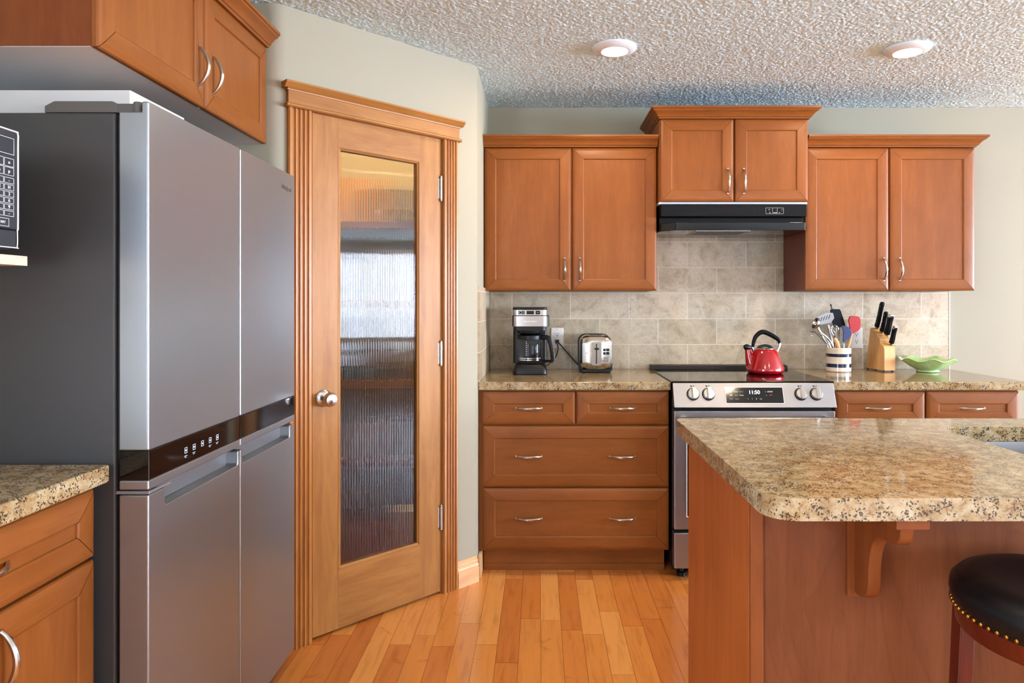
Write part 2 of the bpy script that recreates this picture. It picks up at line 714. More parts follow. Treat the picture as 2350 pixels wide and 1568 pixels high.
def panel_front(name, parent, fn, a0, a1, z0, z1, wv, wh, fw=0.060, th=0.020, wp=None):
    """mitred five-piece cabinet front; wv material along the stiles, wh along the rails"""
    mb = MB()
    prof = [(0.0, 0.0), (0.0, th - 0.009), (0.0025, th - 0.0045), (0.008, th - 0.0018), (0.016, th - 0.0003), (fw - 0.005, th), (fw - 0.003, th - 0.0012), (fw - 0.0015, th - 0.0020), (fw, th - 0.0060)]
    g = 0.0009

    def corner(k, w):
        return ((a0 + w, z0 + w), (a1 - w, z0 + w), (a1 - w, z1 - w), (a0 + w, z1 - w))[k]
    for side in range(4):
        mb.mi = 0 if side in (1, 3) else 1
        rows = []
        for w, d in prof:
            p, q = corner(side, w), corner((side + 1) % 4, w)
            if side == 0:
                p, q = (p[0] + g, p[1]), (q[0] - g, q[1])
            elif side == 1:
                p, q = (p[0], p[1] + g), (q[0], q[1] - g)
            elif side == 2:
                p, q = (p[0] - g, p[1]), (q[0] + g, q[1])
            else:
                p, q = (p[0], p[1] - g), (q[0], q[1] + g)
            rows.append((mb.bm.verts.new(fn(p[0], p[1], d)), mb.bm.verts.new(fn(q[0], q[1], d))))
        for A, B in zip(rows, rows[1:]):
            mb.face([A[0], A[1], B[1], B[0]])
    mb.mi = 2
    mb.prism(rrect_plain(a0 + 0.001, a1 - 0.001, z0 + 0.001, z1 - 0.001), lambda u, v, w: fn(u, v, w), 0.0, 0.006)
    mb.prism(rrect_plain(a0 + fw - 0.004, a1 - fw + 0.004, z0 + fw - 0.004, z1 - fw + 0.004), lambda u, v, w: fn(u, v, w), 0.005, th - 0.0062)
    return obj(name, mb, [wv, wh, wp or wv], parent, ang=25)


def rrect_plain(x0, x1, y0, y1):
    return [(x0, y0), (x1, y0), (x1, y1), (x0, y1)]


def pull(parent, fn, a, z, L, vertical, d0, name='handle'):
    """bowed cabinet pull"""
    mb = MB()
    pts, rad = [], []
    n = 14
    for i in range(n + 1):
        t = i / n
        s = (t - 0.5) * L
        d = d0 + 0.030 * math.sin(PI * t) ** 0.75
        pts.append(fn(a, z + s, d) if vertical else fn(a + s, z, d))
        rad.append(0.0038 + 0.0022 * math.sin(PI * t))
    mb.tube(pts, rad, 10)
    for t in (0, 1):
        p = pts[0] if t == 0 else pts[-1]
        q = fn(a, z + (t - 0.5) * L, d0 - 0.001) if vertical else fn(a + (t - 0.5) * L, z, d0 - 0.001)
        q2 = fn(a, z + (t - 0.5) * L, d0 + 0.004) if vertical else fn(a + (t - 0.5) * L, z, d0 + 0.004)
        mb.tube([q, q2], 0.0048, 10)
    return obj(name, mb, NICKEL, parent)


CROWN = [(-0.02, 0.0), (0.004, 0.0), (0.006, 0.006), (0.012, 0.009), (0.016, 0.017), (0.026, 0.028), (0.038, 0.036), (0.040, 0.041), (0.046, 0.043), (0.046, 0.054), (-0.02, 0.054)]


def crown(parent, path, z, side=1, mats=None):
    mb = MB()
    mb.molding(path, [(o, z + h) for o, h in CROWN], side)
    return obj('crown_molding', mb, mats or WX, parent, ang=30)


# ------------------------------------------------------------------ the room
CEIL = 2.379
YB = 3.83            # back wall
XS = -0.288          # short side wall beside the pantry
XL = -1.62           # left wall
XR = 8.50
YREAR = -3.6
structure('floor', MB().box(XL - 0.1, XR + 0.1, YREAR - 0.1, YB + 0.1, -0.06, 0.0), FLOOR)


def textured_ceiling():
    """slab whose kitchen end carries the sprayed popcorn as real relief"""
    st = 0.0034
    xs = np.arange(-1.1, 2.95, st)
    ys = np.arange(1.9, YB + st, st)
    nx, ny = len(xs), len(ys)
    rng_ = np.random.default_rng(3)

    def blur(a):
        return (a + np.roll(a, 1, 0) + np.roll(a, -1, 0) + np.roll(a, 1, 1) + np.roll(a, -1, 1)) / 5

    f = blur(rng_.standard_normal((ny, nx)))
    g = blur(blur(blur(rng_.standard_normal((ny, nx)))))
    f = f / f.std() + 0.5 * g / g.std()
    h = 1 / (1 + np.exp(-1.6 * f))
    Xg, Yg = np.meshgrid(xs, ys)
    co = np.stack([Xg, Yg, CEIL + 0.0005 - 0.0030 * (h - 0.5)], -1).reshape(-1, 3)
    idx = np.arange(nx * ny).reshape(ny, nx)
    q = np.stack([idx[:-1, :-1], idx[1:, :-1], idx[1:, 1:], idx[:-1, 1:]], -1).reshape(-1, 4)
    base = len(co)
    x0, x1, y0, y1 = XL - 0.1, XR + 0.1, YREAR - 0.1, YB + 0.1
    z0, z1 = CEIL + 0.004, CEIL + 0.06
    box = np.array([(x, y, z) for x in (x0, x1) for y in (y0, y1) for z in (z0, z1)])
    bq = np.array([(0, 1, 3, 2), (4, 6, 7, 5), (0, 4, 5, 1), (2, 3, 7, 6), (0, 2, 6, 4), (1, 5, 7, 3)]) + base
    co = np.concatenate([co, box])
    q = np.concatenate([q, bq])
    me = bpy.data.meshes.new('ceiling')
    me.vertices.add(len(co))
    me.vertices.foreach_set('co', co.astype(np.float32).ravel())
    me.loops.add(q.size)
    me.loops.foreach_set('vertex_index', q.astype(np.int32).ravel())
    me.polygons.add(len(q))
    me.polygons.foreach_set('loop_start', (np.arange(len(q)) * 4).astype(np.int32))
    me.update(calc_edges=True)
    me.validate()
    sm = np.ones(len(q), dtype=bool)
    sm[-6:] = False
    me.polygons.foreach_set('use_smooth', sm)
    me.materials.append(POP)
    o = bpy.data.objects.new('ceiling', me)
    COL.objects.link(o)
    o['kind'] = 'structure'


textured_ceiling()
structure('wall_back', MB().box(XL - 0.1, XR + 0.1, YB, YB + 0.1, 0, CEIL), WALL)
# rounded drywall corners of the pantry block
mb = MB()
mb.prism([(XS - 0.09, 3.19), (XS - 0.09, YB), (XS, YB), (XS, 3.175), (XS - 0.0013, 3.166), (XS - 0.005, 3.158), (XS - 0.0091, 3.1509), (XS - 0.0727, 3.2145)],
         lambda u, v, w: (u, v, w), 0, CEIL)
structure('wall_side', mb, WALL)
# diagonal wall: u runs from the right-hand corner along (-1,-1)/sqrt2
R2 = math.sqrt(0.5)


def diag(u, d, z):
    """u along the diagonal wall from its right-hand corner, d out into the room"""
    return (XS - u * R2 + d * R2, 3.16 - u * R2 - d * R2, z)


mb = MB()
for u0, u1, z0, z1 in ((0.012, 0.206, 0, CEIL), (0.206, 0.816, 2.014, CEIL)):
    mb.prism(rrect_plain(u0, u1, -0.09, 0.0), lambda u, v, w: diag(u, v, w), z0, z1)
structure('wall_diagonal', mb, WALL)
mb = MB()
c0 = diag(0.9449, 0, 0)
cr = [(c0[0] - 0.034, 2.492)]
for k in range(1, 7):
    t = k / 6
    a_, b_, c_ = Vector((c0[0] - 0.034, 2.492)), Vector((c0[0], 2.492)), Vector(diag(0.9449 - 0.034, 0, 0)[:2])
    q = a_ * (1 - t) ** 2 + b_ * 2 * t * (1 - t) + c_ * t * t
    cr.append((q.x, q.y))
mb.prism([(XL, 2.492)] + cr + [diag(0.816, 0, 0)[:2], diag(0.816, -0.09, 0)[:2], diag(0.907, -0.09, 0)[:2], (XL, 2.5556)], lambda u, v, w: (u, v, w), 0, CEIL)
structure('wall_alcove', mb, WALL)


def window_wall(name, wname, along, fixed, inward, a_lo, a_hi, openings, first, strength):
    """a wall with window openings, frames and daylit panes; ALONG 'x' or 'y'"""
    def bx(mb, a0, a1, d0, d1, z0, z1):
        p, q = fixed - inward * d0, fixed - inward * d1
        p, q = min(p, q), max(p, q)
        if along == 'x':
            mb.box(a0, a1, p, q, z0, z1)
        else:
            mb.box(p, q, a0, a1, z0, z1)
    mb = MB()
    cur = a_lo
    for a0, a1, z0, z1, nv, nh in openings:
        bx(mb, cur, a0, 0, 0.12, 0, CEIL)
        bx(mb, a0, a1, 0, 0.12, 0, z0)
        bx(mb, a0, a1, 0, 0.12, z1, CEIL)
        cur = a1
    bx(mb, cur, a_hi, 0, 0.12, 0, CEIL)
    structure(name, mb, WALL)
    for i, (a0, a1, z0, z1, nv, nh) in enumerate(openings):
        e = bpy.data.objects.new('window_%d' % (first + i), None)
        COL.objects.link(e)
        e['kind'] = 'structure'
        f = MB()
        t = 0.06
        bx(f, a0 - 0.07, a0 + t, -0.02, 0.07, z0 - 0.07, z1 + 0.07)
        bx(f, a1 - t, a1 + 0.07, -0.02, 0.07, z0 - 0.07, z1 + 0.07)
        bx(f, a0 + t, a1 - t, -0.02, 0.07, z1 - t, z1 + 0.07)
        bx(f, a0 + t, a1 - t, -0.02, 0.07, z0 - 0.07, z0 + t)
        for k in range(1, nv):
            a = a0 + (a1 - a0) * k / nv
            bx(f, a - 0.025, a + 0.025, 0.01, 0.07, z0 + t, z1 - t)
        for k in range(1, nh):
            z = z0 + (z1 - z0) * k / nh
            bx(f, a0 + t, a1 - t, 0.015, 0.065, z - 0.015, z + 0.015)
        obj('window_frame', f, WINFRAME, e)
        g = MB()
        bx(g, a0 + 0.02, a1 - 0.02, 0.085, 0.09, z0 + 0.02, z1 - 0.02)
        obj('window_pane', g, emit('daylight_pane', 'd9e8ff', strength), e)


window_wall('wall_right', 'window', 'y', XR, -1, YREAR, YB, [(-2.9, -1.3, 0.95, 2.1, 2, 2), (-0.6, 3.2, 0.62, 2.2, 3, 1)], 1, WINDOW_SIDE)
window_wall('wall_rear', 'window', 'x', YREAR, 1, XL - 0.1, XR + 0.1, [(1.9, 5.5, 0.15, 2.1, 3, 1)], 3, REAR_FILL)  # window added out of view, gives fill from the rear

window_wall('wall_left', 'window', 'y', XL, 1, YREAR, YB, [(-2.9, -0.7, 0.5, 2.1, 2, 1)], 4, 13.0)  # unseen window added to light surfaces facing left, such as the island side

# backsplash tiles
mb = MB()
mb.prism([(XS + 0.012, 0.9145), (2.29, 0.9145), (2.29, 1.3455), (1.3655, 1.3455), (1.3655, 1.69), (0.606, 1.69), (0.606, 1.3455), (XS + 0.012, 1.3455)],
         lambda u, v, w: (u, w, v), YB - 0.010, YB)
structure('wall_backsplash', mb, TILE)
structure('wall_backsplash_side', MB().box(XS, XS + 0.010, 3.178, YB - 0.0, 0.9145, 1.36), TILES)
mb = MB()
mb.box(2.2902, 2.296, YB - 0.012, YB, 0.9145, 1.3455)
structure('trim_1', mb, plain('tile_edge_trim', 'e2ddd2', 0.25), bevel=0.001)

# ------------------------------------------------------------------ pantry door, casing, baseboard
door = bpy.data.objects.new('door_1', None)
COL.objects.link(door)
door['kind'] = 'structure'
door['label'] = 'wooden corner pantry door with a tall reeded glass pane'
door.location = diag(0, 0, 0)
door.rotation_euler = (0, 0, PI / 4)
# local x = -u, local y = -d


def dl(u, d, z):
    return (-u, -d, z)


mb = MB()
U0, U1, Z0, Z1 = 0.2115, 0.8095, 0.012, 2.006
G0, G1, GZ0, GZ1 = 0.318, 0.703, 0.240, 1.895
mb.mi = 0
for u0, u1 in ((U0, G0 - 0.0004), (G1 + 0.0004, U1)):
    mb.box(-u1, -u0, 0.0, 0.036, Z0, Z1)
mb.mi = 1
mb.box(-G1, -G0, 0.0, 0.036, Z0, GZ0)
mb.box(-G1, -G0, 0.0, 0.036, GZ1, Z1)
obj('door_slab', mb, [DOORZ, DOORX], door, local=True)
# sticking around the pane
mb = MB()
prof = [(0.0, -0.001), (0.005, -0.001), (0.008, 0.003), (0.013, 0.005), (0.013, 0.034), (0.0, 0.034)]
for (ua, ub, za, zb, mi) in ((G0, G0, GZ0, GZ1, 0), (G1, G1, GZ0, GZ1, 0), (G0, G1, GZ0, GZ0, 1), (G0, G1, GZ1, GZ1, 1)):
    mb.mi = mi
    if ua == ub:
        sg = 1 if ua == G0 else -1
        mb.prism(prof, lambda w, d, t, sg=sg, ua=ua: (-(ua + sg * w), d, t), za, zb)
    else:
        sg = 1 if za == GZ0 else -1
        mb.prism(prof, lambda w, d, t, sg=sg, za=za: (-t, d, za + sg * w), ua, ub)
obj('glazing_bead', mb, [DOORZ, DOORX], door, local=True)
# reeded pane: half-round ribs outside, flat inside
mb = MB()
NR, SEG = 31, 8
ua, ub = G0 + 0.012, G1 - 0.012
pitch = (ub - ua) / NR
front = []
for i in range(NR * SEG + 1):
    u = ua + (ub - ua) * i / (NR * SEG)
    t = (i % SEG) / SEG
    d = 0.0015 * math.sin(PI * t)
    front.append((u, 0.014 - d))
lo, hi = GZ0 + 0.012, GZ1 - 0.012
A = [mb.bm.verts.new((-u, y, lo)) for u, y in front]
B = [mb.bm.verts.new((-u, y, hi)) for u, y in front]
C = [mb.bm.verts.new((-u, 0.019, lo)) for u, y in front]
D = [mb.bm.verts.new((-u, 0.019, hi)) for u, y in front]
for i in range(len(front) - 1):
    mb.face([A[i], A[i + 1], B[i + 1], B[i]])
    mb.face([C[i], D[i], D[i + 1], C[i + 1]])
    mb.face([A[i], C[i], C[i + 1], A[i + 1]])
    mb.face([B[i], B[i + 1], D[i + 1], D[i]])
mb.face([A[0], B[0], D[0], C[0]])
mb.face([A[-1], C[-1], D[-1], B[-1]])
obj('glass_pane', mb, REED, door, local=True, ang=50)
# knob
mb = MB()
mb.lathe([(0.0, 0), (0.033, 0), (0.033, 0.004), (0.029, 0.008), (0.020, 0.010), (0.011, 0.013), (0.0105, 0.030), (0.018, 0.036), (0.0265, 0.046), (0.0275, 0.056), (0.022, 0.066), (0.010, 0.070), (0.0, 0.071)], seg=32)
for v in mb.bm.verts:
    x, y, z = v.co
    v.co = (x - 0.764, -z, y + 0.917)
obj('door_knob', mb, STEELP, door, local=True, label='round satin chrome knob')
for zc in (1.787, 1.061, 0.338):
    mb = MB()
    mb.tube([(-0.2105, -0.006, zc - 0.050), (-0.2105, -0.006, zc + 0.050)], 0.0062, 12)
    for s in (-1, 1):
        mb.ball((-0.2105, -0.006, zc + s * 0.053), 0.005)
    mb.box(-0.2225, -0.2118, -0.0012, 0.002, zc - 0.045, zc + 0.045)
    mb.box(-0.2092, -0.204, -0.0012, 0.002, zc - 0.045, zc + 0.045)
    obj('hinge', mb, NICKEL, door, local=True)

trim = bpy.data.objects.new('trim_2', None)
COL.objects.link(trim)
trim['kind'] = 'structure'
trim['label'] = 'fluted maple casing around the pantry door'
trim.location = door.location
trim.rotation_euler = door.rotation_euler


def fluted(u_in, u_out):
    w = u_out - u_in
    pts = [(u_in, 0.0), (u_in, 0.014), (u_in + 0.05 * w, 0.019)]
    n = 4
    m = 0.12
    for k in range(n):
        c0 = m + (1 - 2 * m) * k / n
        c1 = m + (1 - 2 * m) * (k + 1) / n
        for t in (0.10, 0.22, 0.36, 0.5, 0.64, 0.78, 0.90):
            d = 0.019 - 0.008 * (1 - (2 * t - 1) ** 2) ** 0.7 if 0.1 < t < 0.9 else 0.019
            pts.append((u_in + (c0 + (c1 - c0) * t) * w, d))
    pts += [(u_in + 0.95 * w, 0.019), (u_out, 0.014), (u_out, 0.0)]
    return pts


for a, b in ((0.2025, 0.124), (0.819, 0.910)):
    mb = MB()
    mb.prism(fluted(a, b), lambda u, d, z: (-u, -d, z), 0.0, 2.004)
    obj('casing', mb, CASING, trim, local=True, ang=28)
mb = MB()
mb.box(-0.2105, -0.2020, 0.0, 0.088, 0, 2.02)
mb.box(-0.8195, -0.8110, 0.0, 0.088, 0, 2.02)
mb.box(-0.8110, -0.2105, 0.0, 0.088, 2.008, 2.02)
obj('door_jamb', mb, CASING, trim, local=True)
mb = MB()
for u0, u1, prof in (
        (0.113, 0.921, [(0, 2.004), (0.026, 2.004), (0.031, 2.008), (0.031, 2.014), (0.026, 2.018), (0, 2.018)]),
        (0.121, 0.913, [(0, 2.018), (0.021, 2.018), (0.021, 2.064), (0, 2.064)]),
        (0.116, 0.918, [(0, 2.064), (0.025, 2.064), (0.026, 2.069), (0.030, 2.072), (0, 2.072)]),
        (0.104, 0.930, [(0, 2.072), (0.028, 2.072), (0.036, 2.078), (0.042, 2.086), (0.046, 2.088), (0.046, 2.095), (0, 2.095)])):
    mb.prism(prof, lambda d, z, u: (-u, -d, z), u0, u1)
obj('header', mb, DOORX, trim, local=True, ang=28)
mb = MB()
mb.molding([(-0.1225, 0.0), (-0.004, 0.0)], [(0, 0.0), (0.018, 0.0), (0.018, 0.066), (0.013, 0.069), (0.013, 0.073), (0.015, 0.077), (0.013, 0.082), (0.009, 0.084), (0.009, 0.092), (0.0115, 0.097), (0.009, 0.102), (0.005, 0.104), (0.005, 0.112), (0, 0.115)], 1)
bb = obj('baseboard_diagonal', mb, BASEB, None)
bb['kind'] = 'structure'
bb.location = door.location
bb.rotation_euler = door.rotation_euler
mb = MB()
mb.box(-0.286, -0.272, 3.176, 3.284, 0, 0.11)
structure('baseboard_side', mb, BASEB, bevel=0.003)

# ------------------------------------------------------------------ pantry inside
for i, z in enumerate((0.475, 0.866, 1.258, 1.650)):
    mb = MB()
    mb.box(-1.615, XS - 0.095, 3.36, YB - 0.002, z, z + 0.036)
    o = obj('pantry_shelf', mb, DARKSHELF, None, bevel=0.002, loc=(-0.9, 3.6, z))
    tag(o, ('dark pantry shelf lowest behind the reeded glass', 'dark pantry shelf at knob height behind the glass',
            'pantry shelf at eye level behind the reeded glass', 'topmost pantry shelf holding the steel pot behind glass')[i], 'shelf', 'shelves inside the pantry')


def pantry_box(name, x, y, z, w, d, h, col, label, cat='box'):
    o = obj(name, MB().box(x - w / 2, x + w / 2, y - d / 2, y + d / 2, z, z + h), plain(name + '_board', col, 0.6), None, bevel=0.004, loc=(x, y, z))
    return tag(o, label, cat, 'goods inside the pantry')


def pantry_jar(name, x, y, z, r, h, col, label, cat='jar', metal=0.0):
    mb = MB()
    mb.lathe([(0, 0), (r * 0.92, 0), (r, 0.006), (r, h * 0.82), (r * 0.78, h * 0.9), (r * 0.78, h), (0, h)], (x, y, z), 24)
    o = obj(name, mb, plain(name + '_body', col, 0.25 if metal else 0.45, metal), None, loc=(x, y, z))
    return tag(o, label, cat, 'goods inside the pantry')


zz = [0.5112, 0.9022, 1.2942, 1.6862]
r_ = root('stock_pot', 'large steel pot on the top pantry shelf behind glass', 'pot', (-0.70, 3.64, zz[3]), 0, 'goods inside the pantry')
mb = MB()
mb.lathe([(0, 0), (0.135, 0), (0.14, 0.006), (0.14, 0.17), (0.143, 0.173), (0.135, 0.173), (0.134, 0.01), (0, 0.008)], (-0.70, 3.64, zz[3]), 40)
obj('pot_body', mb, STEELP, r_)
mb = MB()
mb.lathe([(0.141, 0.174), (0.13, 0.184), (0.05, 0.194), (0.012, 0.197), (0.012, 0.21), (0.02, 0.216), (0, 0.22)], (-0.70, 3.64, zz[3]), 40)
obj('pot_lid', mb, STEELP, r_)
mb = MB()
mb.lathe([(0, 0), (0.045, 0), (0.05, 0.004), (0.085, 0.045), (0.088, 0.05), (0.083, 0.05), (0.047, 0.008), (0, 0.006)], (-0.62, 3.39, zz[3]), 32)
tag(obj('white_bowl', mb, plain('white_china', 'f2f0ea', 0.2), None, loc=(-0.62, 3.39, zz[3])), 'small white bowl in front of the pot on the top pantry shelf', 'bowl', 'goods inside the pantry')
pantry_box('cereal_box', -0.99, 3.55, zz[3], 0.2, 0.10, 0.24, 'a06a2c', 'orange brown carton on the top pantry shelf near the knob side')
pantry_box('white_carton', -0.66, 3.56, zz[2], 0.20, 0.16, 0.26, 'cfd6e6', 'tall white carton on the eye level pantry shelf', 'carton')
pantry_box('grey_carton', -0.90, 3.58, zz[2], 0.18, 0.16, 0.22, '8f9298', 'grey carton on the eye level pantry shelf near the knob side', 'carton')
pantry_box('white_bin', -0.66, 3.55, zz[1], 0.26, 0.22, 0.19, 'c8ccd2', 'white storage bin on the pantry shelf at knob height', 'bin')
pantry_box('blue_tray', -0.90, 3.46, zz[1], 0.24, 0.14, 0.055, '2c5272', 'flat blue tray on the pantry shelf at knob height', 'tray')
pantry_box('pink_packet', -0.90, 3.60, zz[1], 0.18, 0.10, 0.13, 'a8786c', 'pinkish packet behind the blue tray in the pantry', 'packet')
pantry_jar('spice_jar', -0.70, 3.40, zz[1], 0.03, 0.09, '5a2018', 'small reddish jar before the white bin in the pantry')
pantry_box('cardboard_box', -0.86, 3.52, zz[0], 0.22, 0.18, 0.17, 'a8865c', 'tan cardboard box on the lowest pantry shelf')
pantry_jar('dark_jar', -0.66, 3.52, zz[0], 0.055, 0.17, '2c211c', 'dark jar beside the cardboard box on the lowest pantry shelf')
pantry_box('red_crate', -0.74, 3.50, 0.0, 0.36, 0.26, 0.20, '7a1e22', 'red crate on the pantry floor behind the glass', 'crate')
pantry_box('white_jug', -0.60, 3.28, 0.0, 0.12, 0.12, 0.30, 'd4d8de', 'white jug on the pantry floor beside the red crate', 'jug')
pantry_box('brown_sack', -1.05, 3.42, 0.0, 0.18, 0.16, 0.34, '6a4a30', 'brown paper sack on the pantry floor near the knob side', 'sack')
# pantry ceiling bulb
r_ = root('pantry_bulb', 'bare warm ceiling bulb inside the pantry', 'lamp', (-0.86, 3.18, CEIL - 0.12))
mb = MB()
mb.lathe([(0, 0.119), (0.05, 0.119), (0.05, 0.105), (0.025, 0.09), (0.02, 0.06), (0, 0.06)], (-0.86, 3.18, CEIL - 0.12), 24)
obj('bulb_holder', mb, OUTLETW, r_)
mb = MB()
mb.ball((-0.86, 3.18, CEIL - 0.09), 0.03)
obj('bulb_glass', mb, emit('warm_bulb', 'ffcb8c', 520.0), r_)

# ------------------------------------------------------------------ base cabinet and worktop left of the range
FY = facing_y(3.22)
cab = root('drawer_cabinet', 'base cabinet of four drawer fronts between the pantry corner and the range', 'cabinet', (0.16, 3.22, 0))
mb = MB()
mb.box(XS + 0.002, 0.6085, 3.221, 3.815, 0.118, 0.8735)
obj('carcass', mb, WZ, cab)
mb = MB()
mb.box(-0.268, 0.6000, 3.285, 3.30, 0.0, 0.118)
mb.box(-0.268, 0.6000, 3.279, 3.285, 0.0, 0.032)
obj('toe_kick', mb, WX, cab, bevel=0.001)
for a0, a1, z0, z1, hs in ((-0.2700, 0.1675, 0.7115, 0.867, (-0.049,)), (0.1735, 0.6085, 0.7115, 0.867, (0.392,)),
                           (-0.2680, 0.6085, 0.4195, 0.7055, (-0.049, 0.390)), (-0.2660, 0.6085, 0.1290, 0.4135, (-0.049, 0.390))):
    d = panel_front('drawer', cab, FY, a0, a1, z0, z1, WZ, WX, 0.060, 0.020, WX)
    for hx in hs:
        pull(d, FY, hx, (z0 + z1) / 2, 0.118, False, 0.010)
o = obj('worktop', MB().box(XS + 0.0005, 0.6135, 3.188, YB - 0.0105, 0.875, 0.914), GRANITE, None, bevel=0.005, seg=3, loc=(0.16, 3.5, 0.875))
tag(o, 'speckled granite worktop under the coffee maker and toaster', 'worktop')

cab = root('base_cabinet', 'base cabinet with two drawers between the range and the end of the back worktop', 'cabinet', (1.81, 3.22, 0))
mb = MB()
mb.box(1.3845, 2.254, 3.221, 3.815, 0.118, 0.8735)
obj('carcass', mb, WZ, cab)
obj('toe_kick', MB().box(1.39, 2.24, 3.285, 3.30, 0.0, 0.118), WX, cab)
for a0, a1, hx in ((1.3875, 1.8095, 1.591), (1.8165, 2.2505, 2.032)):
    d = panel_front('drawer', cab, FY, a0, a1, 0.7115, 0.867, WZ, WX, 0.060, 0.020, WX)
    pull(d, FY, hx, 0.789, 0.118, False, 0.010)
    d = panel_front('door', cab, FY, a0, a1, 0.129, 0.7055, WZ, WX, 0.060, 0.020, WZ)
    pull(d, FY, a1 - 0.03 if hx < 1.8 else a0 + 0.03, 0.62, 0.118, True, 0.018)
o = obj('worktop', MB().box(1.3705, 2.285, 3.188, YB - 0.0105, 0.875, 0.914), GRANITE, None, bevel=0.005, seg=3, loc=(1.8, 3.5, 0.875))
tag(o, 'speckled granite worktop under the crock, knife block and green bowl', 'worktop')

# ------------------------------------------------------------------ wall cabinets on the back wall
FU = facing_y(3.525)
cab = root('wall_cabinet', 'two-door wall cabinet above the coffee maker and toaster', 'cabinet', (0.16, 3.66, 1.345))
mb = MB()
mb.box(XS + 0.001, 0.6045, 3.526, YB - 0.001, 1.347, 2.098)
obj('carcass', mb, WZ, cab)
for a0, a1, hx in ((-0.2815, 0.1615, 0.1300), (0.1695, 0.6025, 0.2080)):
    d = panel_front('door', cab, FU, a0, a1, 1.3465, 2.0795, WZ, WX)
    pull(d, FU, hx, 1.456, 0.112, True, 0.018)
crown(cab, [(XS + 0.001, 3.505), (0.6045, 3.505)], 2.083, 1)

cab = root('wall_cabinet', 'two-door wall cabinet above the knife block and green bowl', 'cabinet', (1.8, 3.66, 1.345))
mb = MB()
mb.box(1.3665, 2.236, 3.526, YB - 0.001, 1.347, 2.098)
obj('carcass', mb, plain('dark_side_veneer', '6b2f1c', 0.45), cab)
for a0, a1, hx in ((1.3665, 1.7945, 1.769), (1.8025, 2.2365, 1.850)):
    d = panel_front('door', cab, FU, a0, a1, 1.3465, 2.0795, WZ, WX)
    pull(d, FU, hx, 1.456, 0.112, True, 0.018)
crown(cab, [(1.3665, 3.505), (2.237, 3.505), (2.237, YB - 0.001)], 2.083, 1)

FM = facing_y(3.470)
cab = root('hood_cabinet', 'raised two-door wall cabinet directly above the black range hood', 'cabinet', (0.985, 3.65, 1.785))
mb = MB()
mb.box(0.6085, 1.3625, 3.4715, YB - 0.001, 1.796, 2.226)
obj('carcass', mb, WZ, cab)
mb = MB()
mb.box(0.6085, 1.3625, 3.4735, YB - 0.012, 1.786, 1.7955)
obj('bottom_panel', mb, WHITE, cab, label='pale grey underside')
for a0, a1, hx in ((0.6125, 0.9825, 0.953), (0.9905, 1.3590, 1.0330)):
    d = panel_front('door', cab, FM, a0, a1, 1.796, 2.2135, WZ, WX)
    pull(d, FM, hx, 1.899, 0.122, True, 0.018)
crown(cab, [(0.6085, YB - 0.001), (0.6085, 3.45), (1.3625, 3.45), (1.3625, YB - 0.001)], 2.214, 1)

# ------------------------------------------------------------------ range hood
hood = root('range_hood', 'black under-cabinet range hood above the stove', 'hood', (0.985, 3.64, 1.648))
mb = MB()
mb.box(0.614, 1.352, 3.45, YB - 0.012, 1.720, 1.782)
mb.box(0.614, 1.352, 3.495, YB - 0.012, 1.686, 1.720)
obj('hood_body', mb, BLACKSAT, hood, bevel=0.003)
mb = MB()
mb.prism([(0.614, YB - 0.012), (0.614, 3.505), (0.622, 3.492), (0.686, 3.432), (0.695, 3.43), (1.334, 3.43), (1.340, 3.436), (1.340, YB - 0.012)],
         lambda u, v, w: (u, v, w), 1.648, 1.6895)
obj('visor', mb, BLACKGL, hood, bevel=0.003)
mb = MB()
mb.box(0.840, 1.085, 3.449, 3.4515, 1.731, 1.768)
obj('cover_plate', mb, BLACKSAT, hood, bevel=0.001)
mb = MB()
xa, xb, za, zb, yy = 1.143, 1.233, 1.733, 1.764, 3.4485
for x0, x1, z0, z1 in ((xa, xb, za, za + .0015), (xa, xb, zb - .0015, zb), (xa, xa + .0015, za, zb), (xb - .0015, xb, za, zb), (xa + .034, xa + .0355, za, zb), (xa + .058, xa + .0595, za, zb)):
    mb.box(x0, x1, yy, yy + .0012, z0, z1)
mb.box(xa + .038, xa + .056, yy, yy + .0012, za + .004, za + .008)
mb.box(xa + .014, xa + .020, yy, yy + .0012, za + .018, za + .024)
mb.box(xa + .018, xa + .024, yy, yy + .0012, za + .004, za + .008)
mb.box(xa + .067, xa + .072, yy, yy + .0012, za + .005, za + .009)
mb.box(xa + .081, xa + .083, yy, yy + .0012, za + .012, za + .026)
obj('control_markings', mb, GREYINK, hood)
for x in (xa + .012, xa + .045, xa + .072):
    obj('switch', MB().box(x, x + .010, 3.445, 3.4492, za + .010, za + .020), BLACKPL, hood, bevel=0.001)
mb = MB()
mb.box(0.80, 1.06, 3.46, 3.66, 1.6462, 1.6482)
obj('grease_filter', mb, GRILLE, hood)
mb = MB()
for x0, x1, y0, y1 in ((0.792, 0.80, 3.452, 3.668), (1.06, 1.068, 3.452, 3.668), (0.80, 1.06, 3.452, 3.46), (0.80, 1.06, 3.66, 3.668)):
    mb.box(x0, x1, y0, y1, 1.6458, 1.6482)
obj('filter_frame', mb, CASTGREY, hood)

